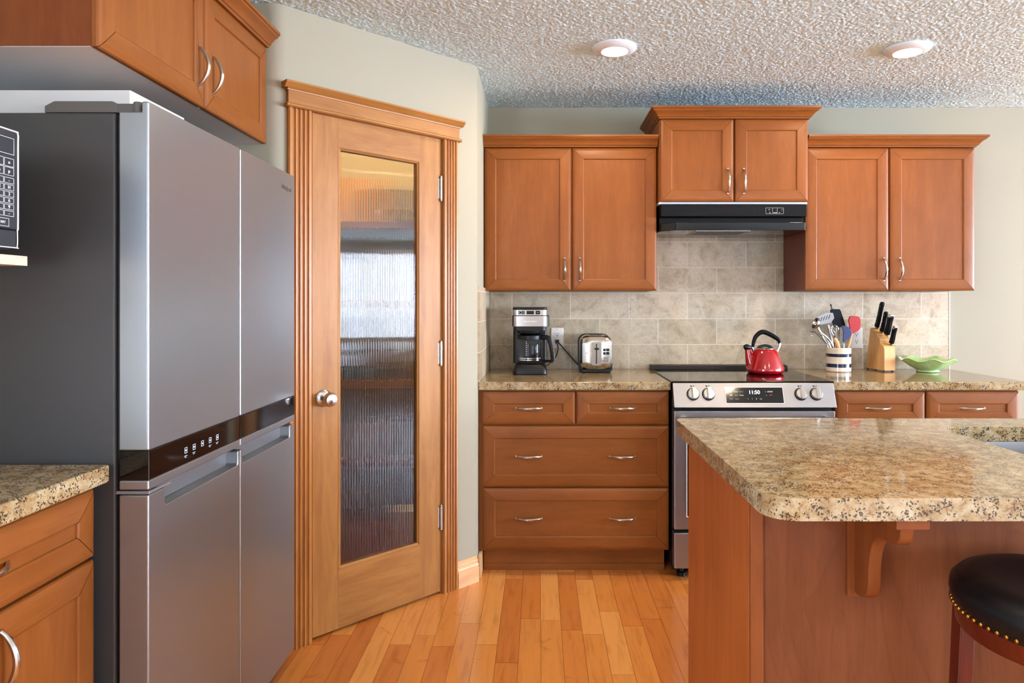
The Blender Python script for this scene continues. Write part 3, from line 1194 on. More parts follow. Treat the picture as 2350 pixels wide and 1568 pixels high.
# ------------------------------------------------------------------ range
rng = root('range', 'stainless slide-in electric range with a black glass cooktop', 'stove', (0.985, 3.5, 0))
X0, X1 = 0.6185, 1.3645
obj('body', MB().box(X0, X1, 3.19, 3.80, 0.05, 0.905), BLACKPL, rng)
mb = MB()
mb.box(X0 - 0.0035, X1 + 0.0035, 3.172, 3.812, 0.905, 0.9195)
obj('cooktop', mb, BLACKGL, rng, bevel=0.002)
mb = MB()
mb.prism([(3.76, 0.9197), (3.765, 0.936), (3.815, 0.940), (3.815, 0.9197)], lambda u, v, w: (w, u, v), X0 - 0.003, X1 + 0.003)
obj('rear_trim', mb, BLACKPL, rng)
mb = MB()
# slanted control panel
TY, TZ, BY, BZ = 3.171, 0.911, 3.131, 0.8025
mb.prism([(TY, TZ), (BY, BZ), (3.2, BZ), (3.2, TZ), (TY + 0.004, TZ + 0.0015)], lambda u, v, w: (w, u, v), X0, X1)
obj('control_panel', mb, STEELH, rng, bevel=0.002)
nrm = Vector((0, -(TZ - BZ), -(BY - TY) * -1)).normalized()
upv = Vector((0, TY - BY, TZ - BZ)).normalized()
nrm = Vector((1, 0, 0)).cross(upv).normalized()     # towards the room, tipped up


def onp(x, t, d):
    """point on the slanted panel: t 0 at its top, 1 at its bottom, d out of it (in range axes)"""
    p = Vector((x, TY + (BY - TY) * t, TZ + (BZ - TZ) * t)) + nrm * d
    return p - Vector(rng.location)


def slab(mb, x0, x1, t0, t1, d0, d1):
    vs = [mb.bm.verts.new(onp(x, t, d)) for d in (d0, d1) for x, t in ((x0, t0), (x1, t0), (x1, t1), (x0, t1))]
    for a in ((0, 1, 2, 3), (4, 7, 6, 5), (0, 4, 5, 1), (1, 5, 6, 2), (2, 6, 7, 3), (3, 7, 4, 0)):
        mb.face([vs[i] for i in a])


mb = MB()
slab(mb, 0.860, 1.124, 0.185, 0.815, -0.002, 0.0010)
disp = obj('display', mb, BLACKGL, rng, local=True)
mb = MB()
for x0, x1, t0, t1 in ((0.857, 1.127, 0.165, 0.185), (0.857, 1.127, 0.815, 0.835), (0.857, 0.860, 0.185, 0.815), (1.124, 1.127, 0.185, 0.815)):
    slab(mb, x0, x1, t0, t1, -0.002, 0.0014)
obj('display_frame', mb, GREYEDGE, disp, local=True)
text('clock', '11:50', 0.024, CLOCK, disp, onp(0.992, 0.385, 0.0014), (1, 0, 0), upv)
for s, x, t, sz, m in (('Bake', 0.884, 0.36, .0085, WHITEINK), ('Broil', 0.908, 0.36, .0085, WHITEINK), ('Warm', 0.932, 0.36, .0075, GREYINK),
                       ('Self', 0.884, 0.50, .0085, WHITEINK), ('Clean', 0.908, 0.50, .0075, GREYINK), ('Timer', 0.932, 0.50, .0080, WHITEINK),
                       ('Steam', 0.884, 0.645, .0070, GREYINK), ('Clock', 0.910, 0.65, .0070, GREYINK),
                       ('<', 0.960, 0.65, .011, GREYINK), ('1', 0.980, 0.65, .011, GREYINK), ('0', 0.999, 0.65, .011, GREYINK), ('Set', 1.020, 0.65, .0085, GREYINK),
                       ('^', 1.045, 0.38, .013, GREYINK), ('START', 1.066, 0.36, .0085, WHITEINK), ('v', 1.047, 0.50, .010, GREYINK), ('OFF', 1.068, 0.50, .0085, REDINK)):
    text('lettering', s, sz, m, disp, onp(x, t, 0.0014), (1, 0, 0), upv)
for kx in (0.709, 0.780, 1.207, 1.277):
    k = MB()
    c = onp(kx, 0.455, 0)
    M = Matrix((Vector((1, 0, 0)), upv, nrm)).transposed().to_4x4()
    M.translation = c
    k.mi = 1
    k.lathe([(0, -0.001), (0.030, -0.001), (0.030, 0.003), (0.0, 0.003)], seg=32)
    k.mi = 0
    k.lathe([(0, 0.003), (0.0265, 0.003), (0.0262, 0.015), (0.024, 0.019), (0, 0.020)], seg=32)
    k.box(-0.0085, 0.0085, -0.0262, 0.0258, 0.018, 0.033)
    for v in k.bm.verts:
        v.co = M @ v.co
    kn = obj('knob', k, [STEELP, BLACKPL], rng, local=True, bevel=0.0015)
    mk = MB()
    slab(mk, kx - 0.010, kx - 0.002, 0.10, 0.155, 0, 0.0008)
    slab(mk, kx + 0.003, kx + 0.008, 0.10, 0.14, 0, 0.0008)
    obj('marking', mk, SLOTB, kn, local=True)
mb = MB()
mb.box(X0 + 0.002, X1 - 0.002, 3.145, 3.19, 0.238, 0.785)
od = obj('oven_door', mb, STEELH, rng, bevel=0.004)
mb = MB()
mb.box(X0 + 0.062, X1 - 0.062, 3.1435, 3.150, 0.30, 0.655)
obj('oven_window', mb, BLACKGL, od)
mb = MB()
for x0, x1, z0, z1 in ((X0 + .058, X1 - .058, .296, .30), (X0 + .058, X1 - .058, .655, .659), (X0 + .058, X0 + .062, .30, .655), (X1 - .062, X1 - .058, .30, .655)):
    mb.box(x0, x1, 3.1425, 3.150, z0, z1)
obj('window_rim', mb, GREYEDGE, od)
mb = MB()
mb.tube([(X0 + 0.02, 3.092, 0.752), (X1 - 0.02, 3.092, 0.752)], 0.0135, 16)
for x in (X0 + 0.045, X1 - 0.045):
    mb.box(x - 0.012, x + 0.012, 3.092, 3.146, 0.742, 0.762)
obj('handle', mb, STEELP, od)
obj('storage_drawer', MB().box(X0 + 0.002, X1 - 0.002, 3.145, 3.19, 0.058, 0.222), STEELH, rng, bevel=0.004)
for x in (X0 + 0.05, X1 - 0.05):
    for y in (3.22, 3.74):
        mb = MB()
        mb.lathe([(0, 0.0), (0.022, 0), (0.022, 0.018), (0.012, 0.022), (0.012, 0.055), (0, 0.055)], (x, y, 0), 16)
        obj('levelling_foot', mb, BLACKPL, rng)
obj('kick_plate', MB().box(X0 + 0.02, X1 - 0.02, 3.255, 3.265, 0.012, 0.056), BLACKPL, rng)

# ------------------------------------------------------------------ kettle
KX, KY, KZ = 1.168, 3.535, 0.9197
ket = root('kettle', 'red enamel kettle with a black bail handle on the cooktop', 'kettle', (KX, KY, KZ))
S = 0.0001945


def kz(x, y, dy=0.0):
    return ((x - 722) * S, dy, (1330 - y) * S)


mb = MB()
mb.lathe([(0, 0.0), (0.080, 0.0), (0.088, 0.004), (0.0945, 0.013), (0.0955, 0.020), (0.093, 0.032), (0.0715, 0.090), (0.060, 0.119), (0.055, 0.124), (0.046, 0.1255), (0, 0.1255)], seg=48)
mb.tube(smooth_path([(-0.070, 0, 0.040), (-0.0815, 0, 0.075), (-0.0900, 0, 0.122)], 5), [0.030, 0.027, 0.0255, 0.024, 0.0225, 0.021, 0.0195, 0.018, 0.017, 0.016, 0.0155], 20)
obj('kettle_body', mb, KRED, ket, local=True, ang=40)
mb = MB()
mb.lathe([(0, 0.1255), (0.0465, 0.1255), (0.047, 0.129), (0.043, 0.131), (0, 0.132)], seg=40)
lid = obj('lid', mb, STEELP, ket, local=True)
mb = MB()
mb.tube(smooth_path([kz(520, 672), kz(600, 620), kz(715, 597), kz(830, 615), kz(915, 668)], 5), 0.0045, 10, flat=1.6)
obj('lid_handle', mb, BLACKPL, lid, local=True)
mb = MB()
mb.tube(smooth_path([(-0.1085, 0, 0.1265), (-0.095, 0, 0.1335), (-0.078, 0, 0.134), (-0.066, 0, 0.136)], 4), [0.006, 0.012, 0.0155, 0.0165, 0.0165, 0.016, 0.014, 0.012, 0.010, 0.008, 0.006, 0.005, 0.004], 14)
obj('spout_cap', mb, BLACKPL, ket, local=True)
mb = MB()
mb.tube(smooth_path([kz(395, 640), kz(415, 520), kz(470, 370), kz(580, 262), kz(690, 238), kz(850, 300), kz(1010, 392), kz(1090, 460), kz(1110, 545)], 5),
        [0.006 + 0.0062 * math.sin(PI * min(1, i / 40 * 1.0)) ** 0.6 for i in range(41)], 14)
obj('handle', mb, BLACKSAT, ket, local=True)
for pts in ([kz(1118, 520), kz(1108, 600), kz(1070, 700), kz(1035, 785)], [kz(370, 640), kz(395, 690), kz(428, 775)]):
    mb = MB()
    mb.tube(smooth_path(pts, 4), 0.0075, 12)
    obj('handle_bracket', mb, CHROME, ket, local=True)

# ------------------------------------------------------------------ outlets
def outlet(x, label):
    o = root('wall_outlet', label, 'outlet', (x, YB - 0.0105, 1.087), 0, 'duplex outlets in the backsplash')
    mb = MB()
    mb.box(-0.0345, 0.0345, -0.005, 0.0, -0.057, 0.057)
    obj('plate', mb, OUTLETW, o, local=True, bevel=0.003)
    for dz in (0.02, -0.02):
        mb = MB()
        mb.prism(rrect(-0.0165, 0.0165, dz - 0.0135, dz + 0.0135, 0.010), lambda u, v, w: (u, w, v), -0.0062, -0.0045)
        s = obj('socket', mb, OUTLETW, o, local=True)
        mb = MB()
        mb.box(-0.0075, -0.0050, -0.0066, -0.006, dz - 0.001, dz + 0.008)
        mb.box(0.0050, 0.0075, -0.0066, -0.006, dz - 0.001, dz + 0.008)
        mb.prism(rrect(-0.003, 0.003, dz - 0.010, dz - 0.004, 0.0028), lambda u, v, w: (u, w, v), -0.0066, -0.006)
        obj('slots', mb, SLOTB, s, local=True)
    mb = MB()
    mb.ball((0, -0.0055, 0.048), 0.0022)
    obj('screw', mb, NICKEL, o, local=True)
    return o


outlet(0.099, 'white wall outlet behind the coffee maker handle')
outlet(1.771, 'white wall outlet between the utensil crock and the knife block')

# ------------------------------------------------------------------ coffee maker
cm = root('coffee_maker', 'black and steel drip coffee maker with a glass carafe', 'coffee maker', (-0.0475, 3.49, 0.9145))


def rb(x0, x1, y0, y1, z0, z1, r=0.02, mb=None):
    mb = mb or MB()
    mb.prism(rrect(x0, x1, y0, y1, r, 5), lambda u, v, w: (u, v, w), z0, z1)
    return mb


mb = MB()
rings = []
for ins, fr_, z in ((0.003, 0.003, 0.0), (0.0, 0.0, 0.004), (0.0, 0.0, 0.014), (0.003, 0.003, 0.030), (0.008, 0.008, 0.043), (0.015, 0.016, 0.051), (0.026, 0.028, 0.0525)):
    rings.append([mb.bm.verts.new((u, v, z)) for u, v in rrect(-0.087 + ins, 0.087 - ins, fr_, 0.235, 0.024, 6)])
for A_, B_ in zip(rings, rings[1:]):
    for i in range(len(A_)):
        mb.face([A_[i], A_[(i + 1) % len(A_)], B_[(i + 1) % len(A_)], B_[i]])
mb.face(rings[0])
mb.face(rings[-1])
obj('base', mb, BLACKPL, cm, local=True)
mb = MB()
rb(-0.091, 0.088, 0.125, 0.240, 0.050, 0.330, 0.015, mb)
obj('water_tank', mb, BLACKPL, cm, local=True, bevel=0.003)
mb = MB()
rb(-0.086, 0.080, 0.012, 0.235, 0.226, 0.2465, 0.02, mb)
mb.lathe([(0.045, 0.202), (0.066, 0.212), (0.070, 0.227), (0, 0.227), ], (-0.002, 0.078, 0), 32)
rb(-0.093, 0.098, 0.020, 0.240, 0.246, 0.303, 0.02, mb)
obj('brew_head', mb, BLACKPL, cm, local=True, bevel=0.002)
mb = MB()
rb(-0.087, 0.087, 0.004, 0.10, 0.2475, 0.3015, 0.02, mb)
bnd = obj('steel_band', mb, CMSTEEL, cm, local=True, bevel=0.001)
text('lettering', 'Hamilton Beach', 0.0105, WHITEINK, bnd, (0.0, 0.0035, 0.274), (1, 0, 0), (0, 0, 1))
mb = MB()
rb(-0.087, 0.086, 0.006, 0.225, 0.3045, 0.3335, 0.02, mb)
top = obj('control_strip', mb, CMSTEEL, cm, local=True, bevel=0.001)
mb = MB()
for x0, x1 in ((-0.060, -0.028), (-0.018, 0.019), (0.028, 0.050)):
    mb.box(x0, x1, 0.0045, 0.010, 0.310, 0.328)
obj('display', mb, BLACKGL, top, local=True)
mb = MB()
mb.lathe([(0.006, 0), (0.0085, 0), (0.0085, 0.0008), (0.006, 0.0008)], seg=20, cap=False)
for v in mb.bm.verts:
    x, y, z = v.co
    v.co = (x - 0.049, 0.0044 - z, y + 0.319)
obj('button_ring', mb, GREYINK, top, local=True)
for x0, x1, z0, z1 in ((0.036, 0.042, 0.317, 0.3205), (-0.037, -0.031, 0.321, 0.3235), (-0.037, -0.031, 0.3135, 0.316)):
    obj('button_mark', MB().box(x0, x1, 0.0038, 0.0046, z0, z1), GREYINK, top, local=True)
mb = MB()
rb(-0.090, 0.087, 0.004, 0.230, 0.3345, 0.346, 0.022, mb)
obj('lid', mb, BLACKPL, cm, local=True, bevel=0.004, seg=3)
# carafe
mb = MB()
mb.lathe([(0, 0.0535), (0.058, 0.0535), (0.064, 0.060), (0.0655, 0.090), (0.0655, 0.165), (0.060, 0.185), (0.057, 0.187), (0.0575, 0.183), (0.0625, 0.164), (0.0625, 0.090), (0.061, 0.063), (0.056, 0.0565), (0, 0.0565)], (-0.002, 0.078, 0), 40)
car = obj('carafe', mb, CARAFE, cm, local=True)
mb = MB()
mb.lathe([(0.0585, 0.180), (0.067, 0.180), (0.067, 0.199), (0.050, 0.2015), (0, 0.2015), (0, 0.195), (0.0585, 0.195)], (-0.002, 0.078, 0), 40, cap=False)
obj('carafe_lid', mb, BLACKPL, car, local=True)
mb = MB()
for z in (0.072, 0.081):
    mb.lathe([(0.0655, z), (0.0668, z), (0.0668, z + 0.0045), (0.0655, z + 0.0045)], (-0.002, 0.078, 0), 40, cap=False)
obj('carafe_ring', mb, CHROME, car, local=True)
mb = MB()
for k in range(8):
    a = -PI / 2 - 0.27
    z = 0.098 + k * 0.010
    x, y = -0.002 + 0.0662 * math.cos(a), 0.078 + 0.0662 * math.sin(a)
    mb.box(x - 0.002, x + 0.002, y - 0.0004, y + 0.001, z, z + 0.0025)
obj('cup_marks', mb, WHITEINK, car, local=True)
mb = MB()
mb.tube(smooth_path([(0.058, 0.045, 0.188), (0.088, 0.030, 0.190), (0.100, 0.026, 0.172), (0.112, 0.024, 0.120), (0.117, 0.026, 0.070)], 5), 0.0085, 10, flat=1.4)
mb.tube(smooth_path([(0.117, 0.026, 0.068), (0.095, 0.036, 0.068), (0.066, 0.055, 0.068)], 4), 0.007, 10)
mb.tube(smooth_path([(0.064, 0.050, 0.175), (0.068, 0.048, 0.120), (0.066, 0.052, 0.070)], 4), 0.004, 8)
obj('carafe_handle', mb, BLACKPL, car, local=True)
mb = MB()
mb.tube(smooth_path([(0.085, 0.215, 0.028), (0.105, 0.225, 0.040), (0.138, 0.255, 0.075), (0.150, 0.285, 0.110), (0.150, 0.300, 0.128), (0.1475, 0.312, 0.1375)], 6), 0.0028, 8)
obj('power_cord', mb, BLACKPL, cm, local=True)

# ------------------------------------------------------------------ toaster
ts = root('toaster', 'brushed steel toaster with a front lever beside the coffee maker', 'toaster', (0.299, 3.58, 0.9145))
mb = MB()
secs = [(0.0, 0.052, 0.030), (0.002, 0.040, 0.036), (0.012, 0.010, 0.046), (0.026, 0.0, 0.040), (0.190, 0.0, 0.040)]
rings = []
for y, ins, r in secs:
    pts = rrect(-0.0835 + ins, 0.0835 - ins, 0.012 + ins * 0.75, 0.197 - ins * 0.75, max(0.012, r - ins * 0.4), 8)
    rings.append([mb.bm.verts.new((u, y, v)) for u, v in pts])
for A_, B_ in zip(rings, rings[1:]):
    n = len(A_)
    for i in range(n):
        mb.face([A_[i], A_[(i + 1) % n], B_[(i + 1) % n], B_[i]])
mb.face(rings[0])
mb.face(rings[-1])
obj('housing', mb, brushed('toaster_steel', 'c3bdb4', 0.2, 'z'), ts, local=True, ang=30)
mb = MB()
mb.prism(rrect(-0.087, 0.087, 0.010, 0.1995, 0.040, 8), lambda u, v, w: (u, w, v), 0.150, 0.205)
mb.box(-0.078, 0.078, 0.010, 0.195, 0.003, 0.018)
mb.prism([(-0.087, 0.012), (0.087, 0.012), (0.087, 0.05), (0.080, 0.05), (0.070, 0.018), (-0.070, 0.018), (-0.080, 0.05), (-0.087, 0.05)], lambda u, v, w: (u, w, v), 0.03, 0.15)
for x in (-0.06, 0.06):
    for y in (0.03, 0.17):
        mb.lathe([(0, 0), (0.010, 0), (0.010, 0.004), (0, 0.004)], (x, y, 0), 12)
obj('base', mb, BLACKPL, ts, local=True, bevel=0.002)
mb = MB()
for x in (-0.035, 0.012):
    mb.box(x, x + 0.022, 0.045, 0.145, 0.1925, 0.1978)
mb.box(-0.03, 0.03, 0.04, 0.046, 0.196, 0.2)
obj('bread_slots', mb, SLOTB, ts, local=True)
mb = MB()
mb.prism(rrect(-0.0275, 0.0275, 0.040, 0.165, 0.012, 5), lambda u, v, w: (u, w, v), -0.0012, 0.004)
pl = obj('lever_plate', mb, STEELP, ts, local=True, bevel=0.001)
mb = MB()
mb.prism(rrect(-0.0032, 0.0032, 0.049, 0.155, 0.003, 4), lambda u, v, w: (u, w, v), -0.0018, 0.0)
obj('lever_slot', mb, SLOTB, pl, local=True)
mb = MB()
mb.prism(rrect(-0.012, 0.012, 0.124, 0.133, 0.004, 4), lambda u, v, w: (u, w, v), -0.022, -0.001)
obj('lever', mb, BLACKPL, pl, local=True, bevel=0.0015)
for bx_ in (0.042, 0.061):
    for bz in (0.104, 0.122):
        mb = MB()
        mb.prism(rrect(bx_ - 0.0065, bx_ + 0.0065, bz - 0.0065, bz + 0.0065, 0.003, 4), lambda u, v, w: (u, w, v), -0.0015, 0.012)
        obj('button', mb, BLACKPL, ts, local=True, bevel=0.001)
mb = MB()
mb.lathe([(0, 0), (0.013, 0), (0.013, 0.010), (0.011, 0.012), (0, 0.012)], seg=24)
mb.box(-0.0022, 0.0022, -0.012, 0.012, 0.011, 0.016)
for v in mb.bm.verts:
    x, y, z = v.co
    c_, s_ = math.cos(-0.7), math.sin(-0.7)
    v.co = (x * c_ - y * s_ + 0.0495, 0.006 - z, x * s_ + y * c_ + 0.071)
obj('browning_dial', mb, STEELP, ts, local=True)
text('lettering', 'Cuisinart', 0.0095, WHITEINK, ts, (-0.048, -0.0005, 0.105), (1, 0, 0), (0, 0, 1), extrude=0.0015)
mb = MB()
cp = smooth_path([(-0.080, 0.195, 0.022), (-0.098, 0.200, 0.040), (-0.130, 0.205, 0.075), (-0.160, 0.210, 0.110), (-0.186, 0.215, 0.140), (-0.1995, 0.2205, 0.152)], 6)
mb.tube(cp, 0.0038, 8)
mb.box(-0.209, -0.190, 0.210, 0.2325, 0.143, 0.163)
obj('power_cord', mb, BLACKPL, ts, local=True)

# ------------------------------------------------------------------ crock and utensils
CX, CY, CZ = 1.613, 3.683, 0.9145
crk = root('utensil_crock', 'cream stoneware crock with two navy stripes on the right worktop', 'crock', (CX, CY, CZ))
mb = MB()
mb.lathe([(0, 0), (0.060, 0), (0.0635, 0.004), (0.0635, 0.118), (0.0645, 0.122), (0.0645, 0.127), (0.062, 0.129), (0.058, 0.127), (0.0575, 0.010), (0, 0.008)], (CX, CY, CZ), 48)
obj('crock_body', mb, CROCK, crk)
US = 0.000283


def up(x, y, dy=0.0):
    """a spot in the bunch of utensils: x, y measured over the crock, dy towards the wall"""
    return ((x - 702) * US, dy, (1440 - y) * US)


def utensil(name, label, cat):
    return root(name, label, cat, (CX, CY, CZ), 0, 'cooking tools standing in the striped crock')


def floor_pt(x, dy=0.0):
    return (x, dy, 0.012)


# ladle
u_ = utensil('ladle', 'steel ladle hanging out over the left rim of the striped crock', 'ladle')
mb = MB()
mb.tube(smooth_path([(0.028, 0.010, 0.012), up(590, 980, -.010), up(470, 800, -.016), up(330, 690, -.020), up(262, 560, -.022)], 5), 0.0038, 8, flat=1.6)
obj('handle', mb, STEELP, u_, local=True)
mb = MB()
mb.lathe([(0, -0.026), (0.018, -0.022), (0.029, -0.010), (0.032, 0.0), (0.0305, 0.0), (0.027, -0.009), (0.016, -0.0205), (0, -0.024)], seg=24)
M = Matrix.Translation(up(222, 520, -.024)) @ Matrix.Rotation(math.radians(-68), 4, 'Y')
for v in mb.bm.verts:
    v.co = M @ v.co
obj('ladle_bowl', mb, STEELP, u_, local=True)
# skimmer
u_ = utensil('skimmer', 'broad slotted steel skimmer leaning left behind the ladle', 'skimmer')
mb = MB()
mb.tube(smooth_path([(0.004, 0.028, 0.012), up(640, 980, .028), up(590, 760, .028), up(540, 560, .027)], 5), 0.0038, 8, flat=1.6)
obj('handle', mb, STEELP, u_, local=True)
mb = MB()
quad = [up(255, 500), up(300, 420), up(520, 320), up(640, 330), up(665, 430), up(600, 520), up(420, 560), up(300, 560)]
mb.prism([(p[0], p[2]) for p in quad], lambda u, v, w: (u, w + 0.05 * (u + 0.06), v), 0.026, 0.0278)
hd = obj('skimmer_plate', mb, plain('skimmer_steel', '83817f', 0.32, 1.0), u_, local=True, bevel=0.0006)
mb = MB()
for k in range(5):
    p, q = up(345 + 52 * k, 505 - 14 * k), up(375 + 52 * k, 425 - 16 * k)
    mb.tube([(p[0], 0.0262 + 0.05 * (p[0] + 0.06), p[2]), (q[0], 0.0262 + 0.05 * (q[0] + 0.06), q[2])], 0.0022, 6)
obj('slot', mb, SLOTB, hd, local=True)
# whisk
u_ = utensil('whisk', 'wire balloon whisk standing in the middle of the striped crock', 'whisk')
mb = MB()
mb.tube([(0.010, -0.012, 0.012), up(660, 860, -.020)], 0.0055, 10)
obj('handle', mb, STEELP, u_, local=True)
mb = MB()
bse, tip = Vector(up(660, 860, -.020)), Vector(up(560, 545, -.030))
ax = (tip - bse)
sd = Vector((ax.z, 0, -ax.x)).normalized()
fw_ = ax.normalized().cross(sd)
for k in range(6):
    a = PI * k / 6
    w = sd * math.cos(a) + fw_ * math.sin(a)
    pts = []
    for i in range(17):
        t = i / 16 * 2 * PI
        s = (1 - math.cos(t)) / 2
        pts.append(bse + ax * (s ** 0.85) + w * (0.026 * math.sin(t) * (0.35 + 0.65 * s)))
    mb.tube(pts, 0.0010, 5)
obj('wires', mb, CHROME, u_, local=True)
# black turner
u_ = utensil('slotted_turner', 'black turner standing tallest behind the other tools in the crock', 'turner')
mb = MB()
mb.tube(smooth_path([(0.002, 0.030, 0.012), up(740, 900, .032), up(760, 590, .034)], 4), 0.005, 8, flat=1.5)
obj('handle', mb, BLACKPL, u_, local=True)
mb = MB()
pts = [up(585, 275), up(625, 255), up(775, 258), up(800, 300), up(885, 560), up(880, 590), up(690, 620), up(640, 560)]
mb.prism([(p[0], p[2]) for p in pts], lambda u, v, w: (u, w, v), 0.031, 0.0335)
bl = obj('blade', mb, BLACKSAT, u_, local=True, bevel=0.0008)
# tall dark spoon behind
u_ = utensil('pasta_fork', 'dark handled tool whose tip rises highest behind the black turner', 'tool')
mb = MB()
mb.tube(smooth_path([(-0.010, 0.042, 0.012), up(690, 700, .045), up(660, 330, .048), up(640, 205, .050), up(628, 165, .050)], 5), [0.004] * 16 + [0.0055, 0.006, 0.0055, 0.005, 0.003], 8)
obj('handle', mb, plain('dark_wood_tool', '3a2a20', 0.5), u_, local=True)
# navy spoonula
u_ = utensil('spatula', 'navy blue silicone spatula with a pale handle in the crock', 'spatula')
mb = MB()
mb.tube([(0.016, -0.030, 0.012), up(735, 900, -.040)], 0.005, 10)
obj('handle', mb, plain('pale_blue_plastic', '9fb2c8', 0.2), u_, local=True)
mb = MB()
pts = [up(x, y) for x, y in ((690, 560), (760, 565), (830, 595), (880, 660), (892, 720), (860, 790), (800, 830), (740, 870), (715, 860), (722, 780), (728, 690), (712, 620))]
mb.prism([(p[0], p[2]) for p in pts], lambda u, v, w: (u, w, v), -0.045, -0.037)
obj('blade', mb, BLUE, u_, local=True, bevel=0.003, seg=3)
# red spatula
u_ = utensil('spatula', 'red silicone spatula with a wooden handle leaning right in the crock', 'spatula')
mb = MB()
mb.tube([(0.020, -0.012, 0.012), up(862, 985, -.014), up(925, 710, -.016)], 0.0065, 10, flat=1.2)
obj('handle', mb, SPOONW, u_, local=True)
mb = MB()
pts = [up(x, y) for x, y in ((885, 395), (930, 382), (1010, 388), (1070, 405), (1095, 450), (1100, 540), (1085, 630), (1030, 680), (985, 700), (945, 722), (905, 715), (890, 620), (862, 470))]
mb.prism([(p[0], p[2]) for p in pts], lambda u, v, w: (u, w, v), -0.021, -0.011)
obj('blade', mb, RED, u_, local=True, bevel=0.003, seg=3)
# wooden spoon and steel spoons
u_ = utensil('wooden_spoon', 'wooden spoon low between the steel handles in the crock', 'spoon')
mb = MB()
mb.tube(smooth_path([(-0.004, -0.044, 0.012), up(640, 985, -.044), up(545, 800, -.050)], 4), [0.0055, 0.0055, 0.006, 0.0065, 0.007, 0.008, 0.009, 0.009, 0.005], 10, flat=1.3)
obj('spoon_body', mb, SPOONW, u_, local=True)
for lab, xs in (('outermost of the steel spoon handles on the left of the crock', ((-0.030, -0.018, 0.012), up(512, 975, -.018), up(420, 880, -.024), up(345, 765, -.03))),
                ('steel spoon handle just inside the outermost one in the crock', ((-0.020, 0.010, 0.012), up(560, 985, .008), up(480, 850, .006), up(350, 720, .006)))):
    u_ = utensil('steel_spoon', lab, 'spoon')
    mb = MB()
    mb.tube(smooth_path(xs, 5), [0.003 + 0.0028 * (i / 15) ** 2 for i in range(16)], 10, flat=0.45, up=(0, 1, 0))
    obj('spoon_handle', mb, STEELP, u_, local=True)
u_ = utensil('hooked_ladle', 'thin steel tool whose curled hook ends beside the tiles left of the crock', 'tool')
mb = MB()
mb.tube(smooth_path([(-0.026, 0.024, 0.012), up(530, 985, .021), up(400, 800, .03), up(300, 700, .035), up(262, 700, .036), up(222, 690, .036), up(205, 730, .036), up(230, 770, .036), up(268, 762, .036)], 5), 0.0030, 8)
obj('handle', mb, STEELP, u_, local=True)

# ------------------------------------------------------------------ knife block and knives
KB = (1.872, 3.648, 0.9145)
kb_rot = 0.15
kbk = root('knife_block', 'beech knife block holding four black handled knives', 'knife block', KB, kb_rot)
W2 = 0.0325
prof = [(0.0, 0.006), (0.0, 0.118), (0.006, 0.138), (0.030, 0.148), (0.040, 0.176), (0.058, 0.186), (0.072, 0.204), (0.092, 0.212), (0.100, 0.226), (0.112, 0.233), (0.120, 0.230), (0.165, 0.006)]
mb = MB()
mb.prism(prof, lambda u, v, w: (w, u, v), -W2, W2)
obj('block', mb, BLOCKW, kbk, local=True, bevel=0.003)
mb = MB()
for x in (-0.024, 0.024):
    for y in (0.012, 0.15):
        mb.lathe([(0, 0), (0.006, 0), (0.006, 0.0065), (0, 0.0065)], (x, y, 0), 12)
obj('rubber_feet', mb, BLACKPL, kbk, local=True)
dirv = Vector((0, -0.34, 0.94)).normalized()


def knife(lab, x, y, z, L, w, th, chrome):
    k = root('kitchen_knife', lab, 'knife', KB, kb_rot, 'knives in the beech block')
    b = Vector((x, y, z))
    side = Vector((0, 0.94, 0.34))
    mb = MB()
    mb.prism([(-w * 0.42, 0.0), (w * 0.42, 0.0), (w * 0.42, 0.012), (-w * 0.42, 0.012)], lambda u, v, q: tuple(b + side * u + dirv * v + Vector((q, 0, 0))), -0.0012, 0.0012)
    obj('blade', mb, STEELP, k, local=True)
    mb = MB()
    pts = []
    n = 10
    for i in range(n + 1):
        t = i / n
        pts.append((-w * (0.5 + 0.05 * math.sin(t * PI * 2)), 0.010 + L * t * 0.94))
    pts += [(-w * 0.3, 0.010 + L), (w * 0.25, 0.010 + L * 0.99)]
    for i in range(n, -1, -1):
        t = i / n
        pts.append((w * (0.5 - 0.12 * math.sin(t * PI)), 0.010 + L * t * 0.90))
    mb.prism(pts, lambda u, v, q: tuple(b + side * u + dirv * v + Vector((q, 0, 0))), -th / 2, th / 2)
    h = obj('handle', mb, BLACKSAT, k, local=True, bevel=th * 0.3, seg=3)
    mb = MB()
    if chrome:
        mb.prism([(-w * 0.40, L * 0.98), (w * 0.34, L * 0.95), (w * 0.30, L + 0.012), (-w * 0.32, L + 0.016)], lambda u, v, q: tuple(b + side * u + dirv * v + Vector((q, 0, 0))), -th * 0.56, th * 0.56)
        obj('end_cap', mb, CHROME, k, local=True, bevel=0.002)
    else:
        for t in (0.2, 0.5, 0.83):
            c = b + dirv * (0.010 + L * t)
            mb.ball(c + Vector((-th / 2, 0, 0)), 0.0022)
            mb.ball(c + Vector((th / 2, 0, 0)), 0.0022)
        obj('rivets', mb, CHROME, h, local=True)


knife('tallest riveted black knife at the back of the beech block', -0.010, 0.100, 0.226, 0.148, 0.027, 0.017, False)
knife('second riveted black knife, close behind the steel-capped ones', 0.004, 0.078, 0.203, 0.117, 0.023, 0.016, False)
knife('thick black knife with a steel end cap mid block', 0.011, 0.046, 0.189, 0.112, 0.031, 0.022, True)
knife('shortest black knife with a steel end cap at the front of the block', 0.017, 0.016, 0.142, 0.096, 0.025, 0.018, True)

# ------------------------------------------------------------------ green ruffled bowl
mb = MB()
BX, BY_, BZ_ = 2.078, 3.655, 0.9145


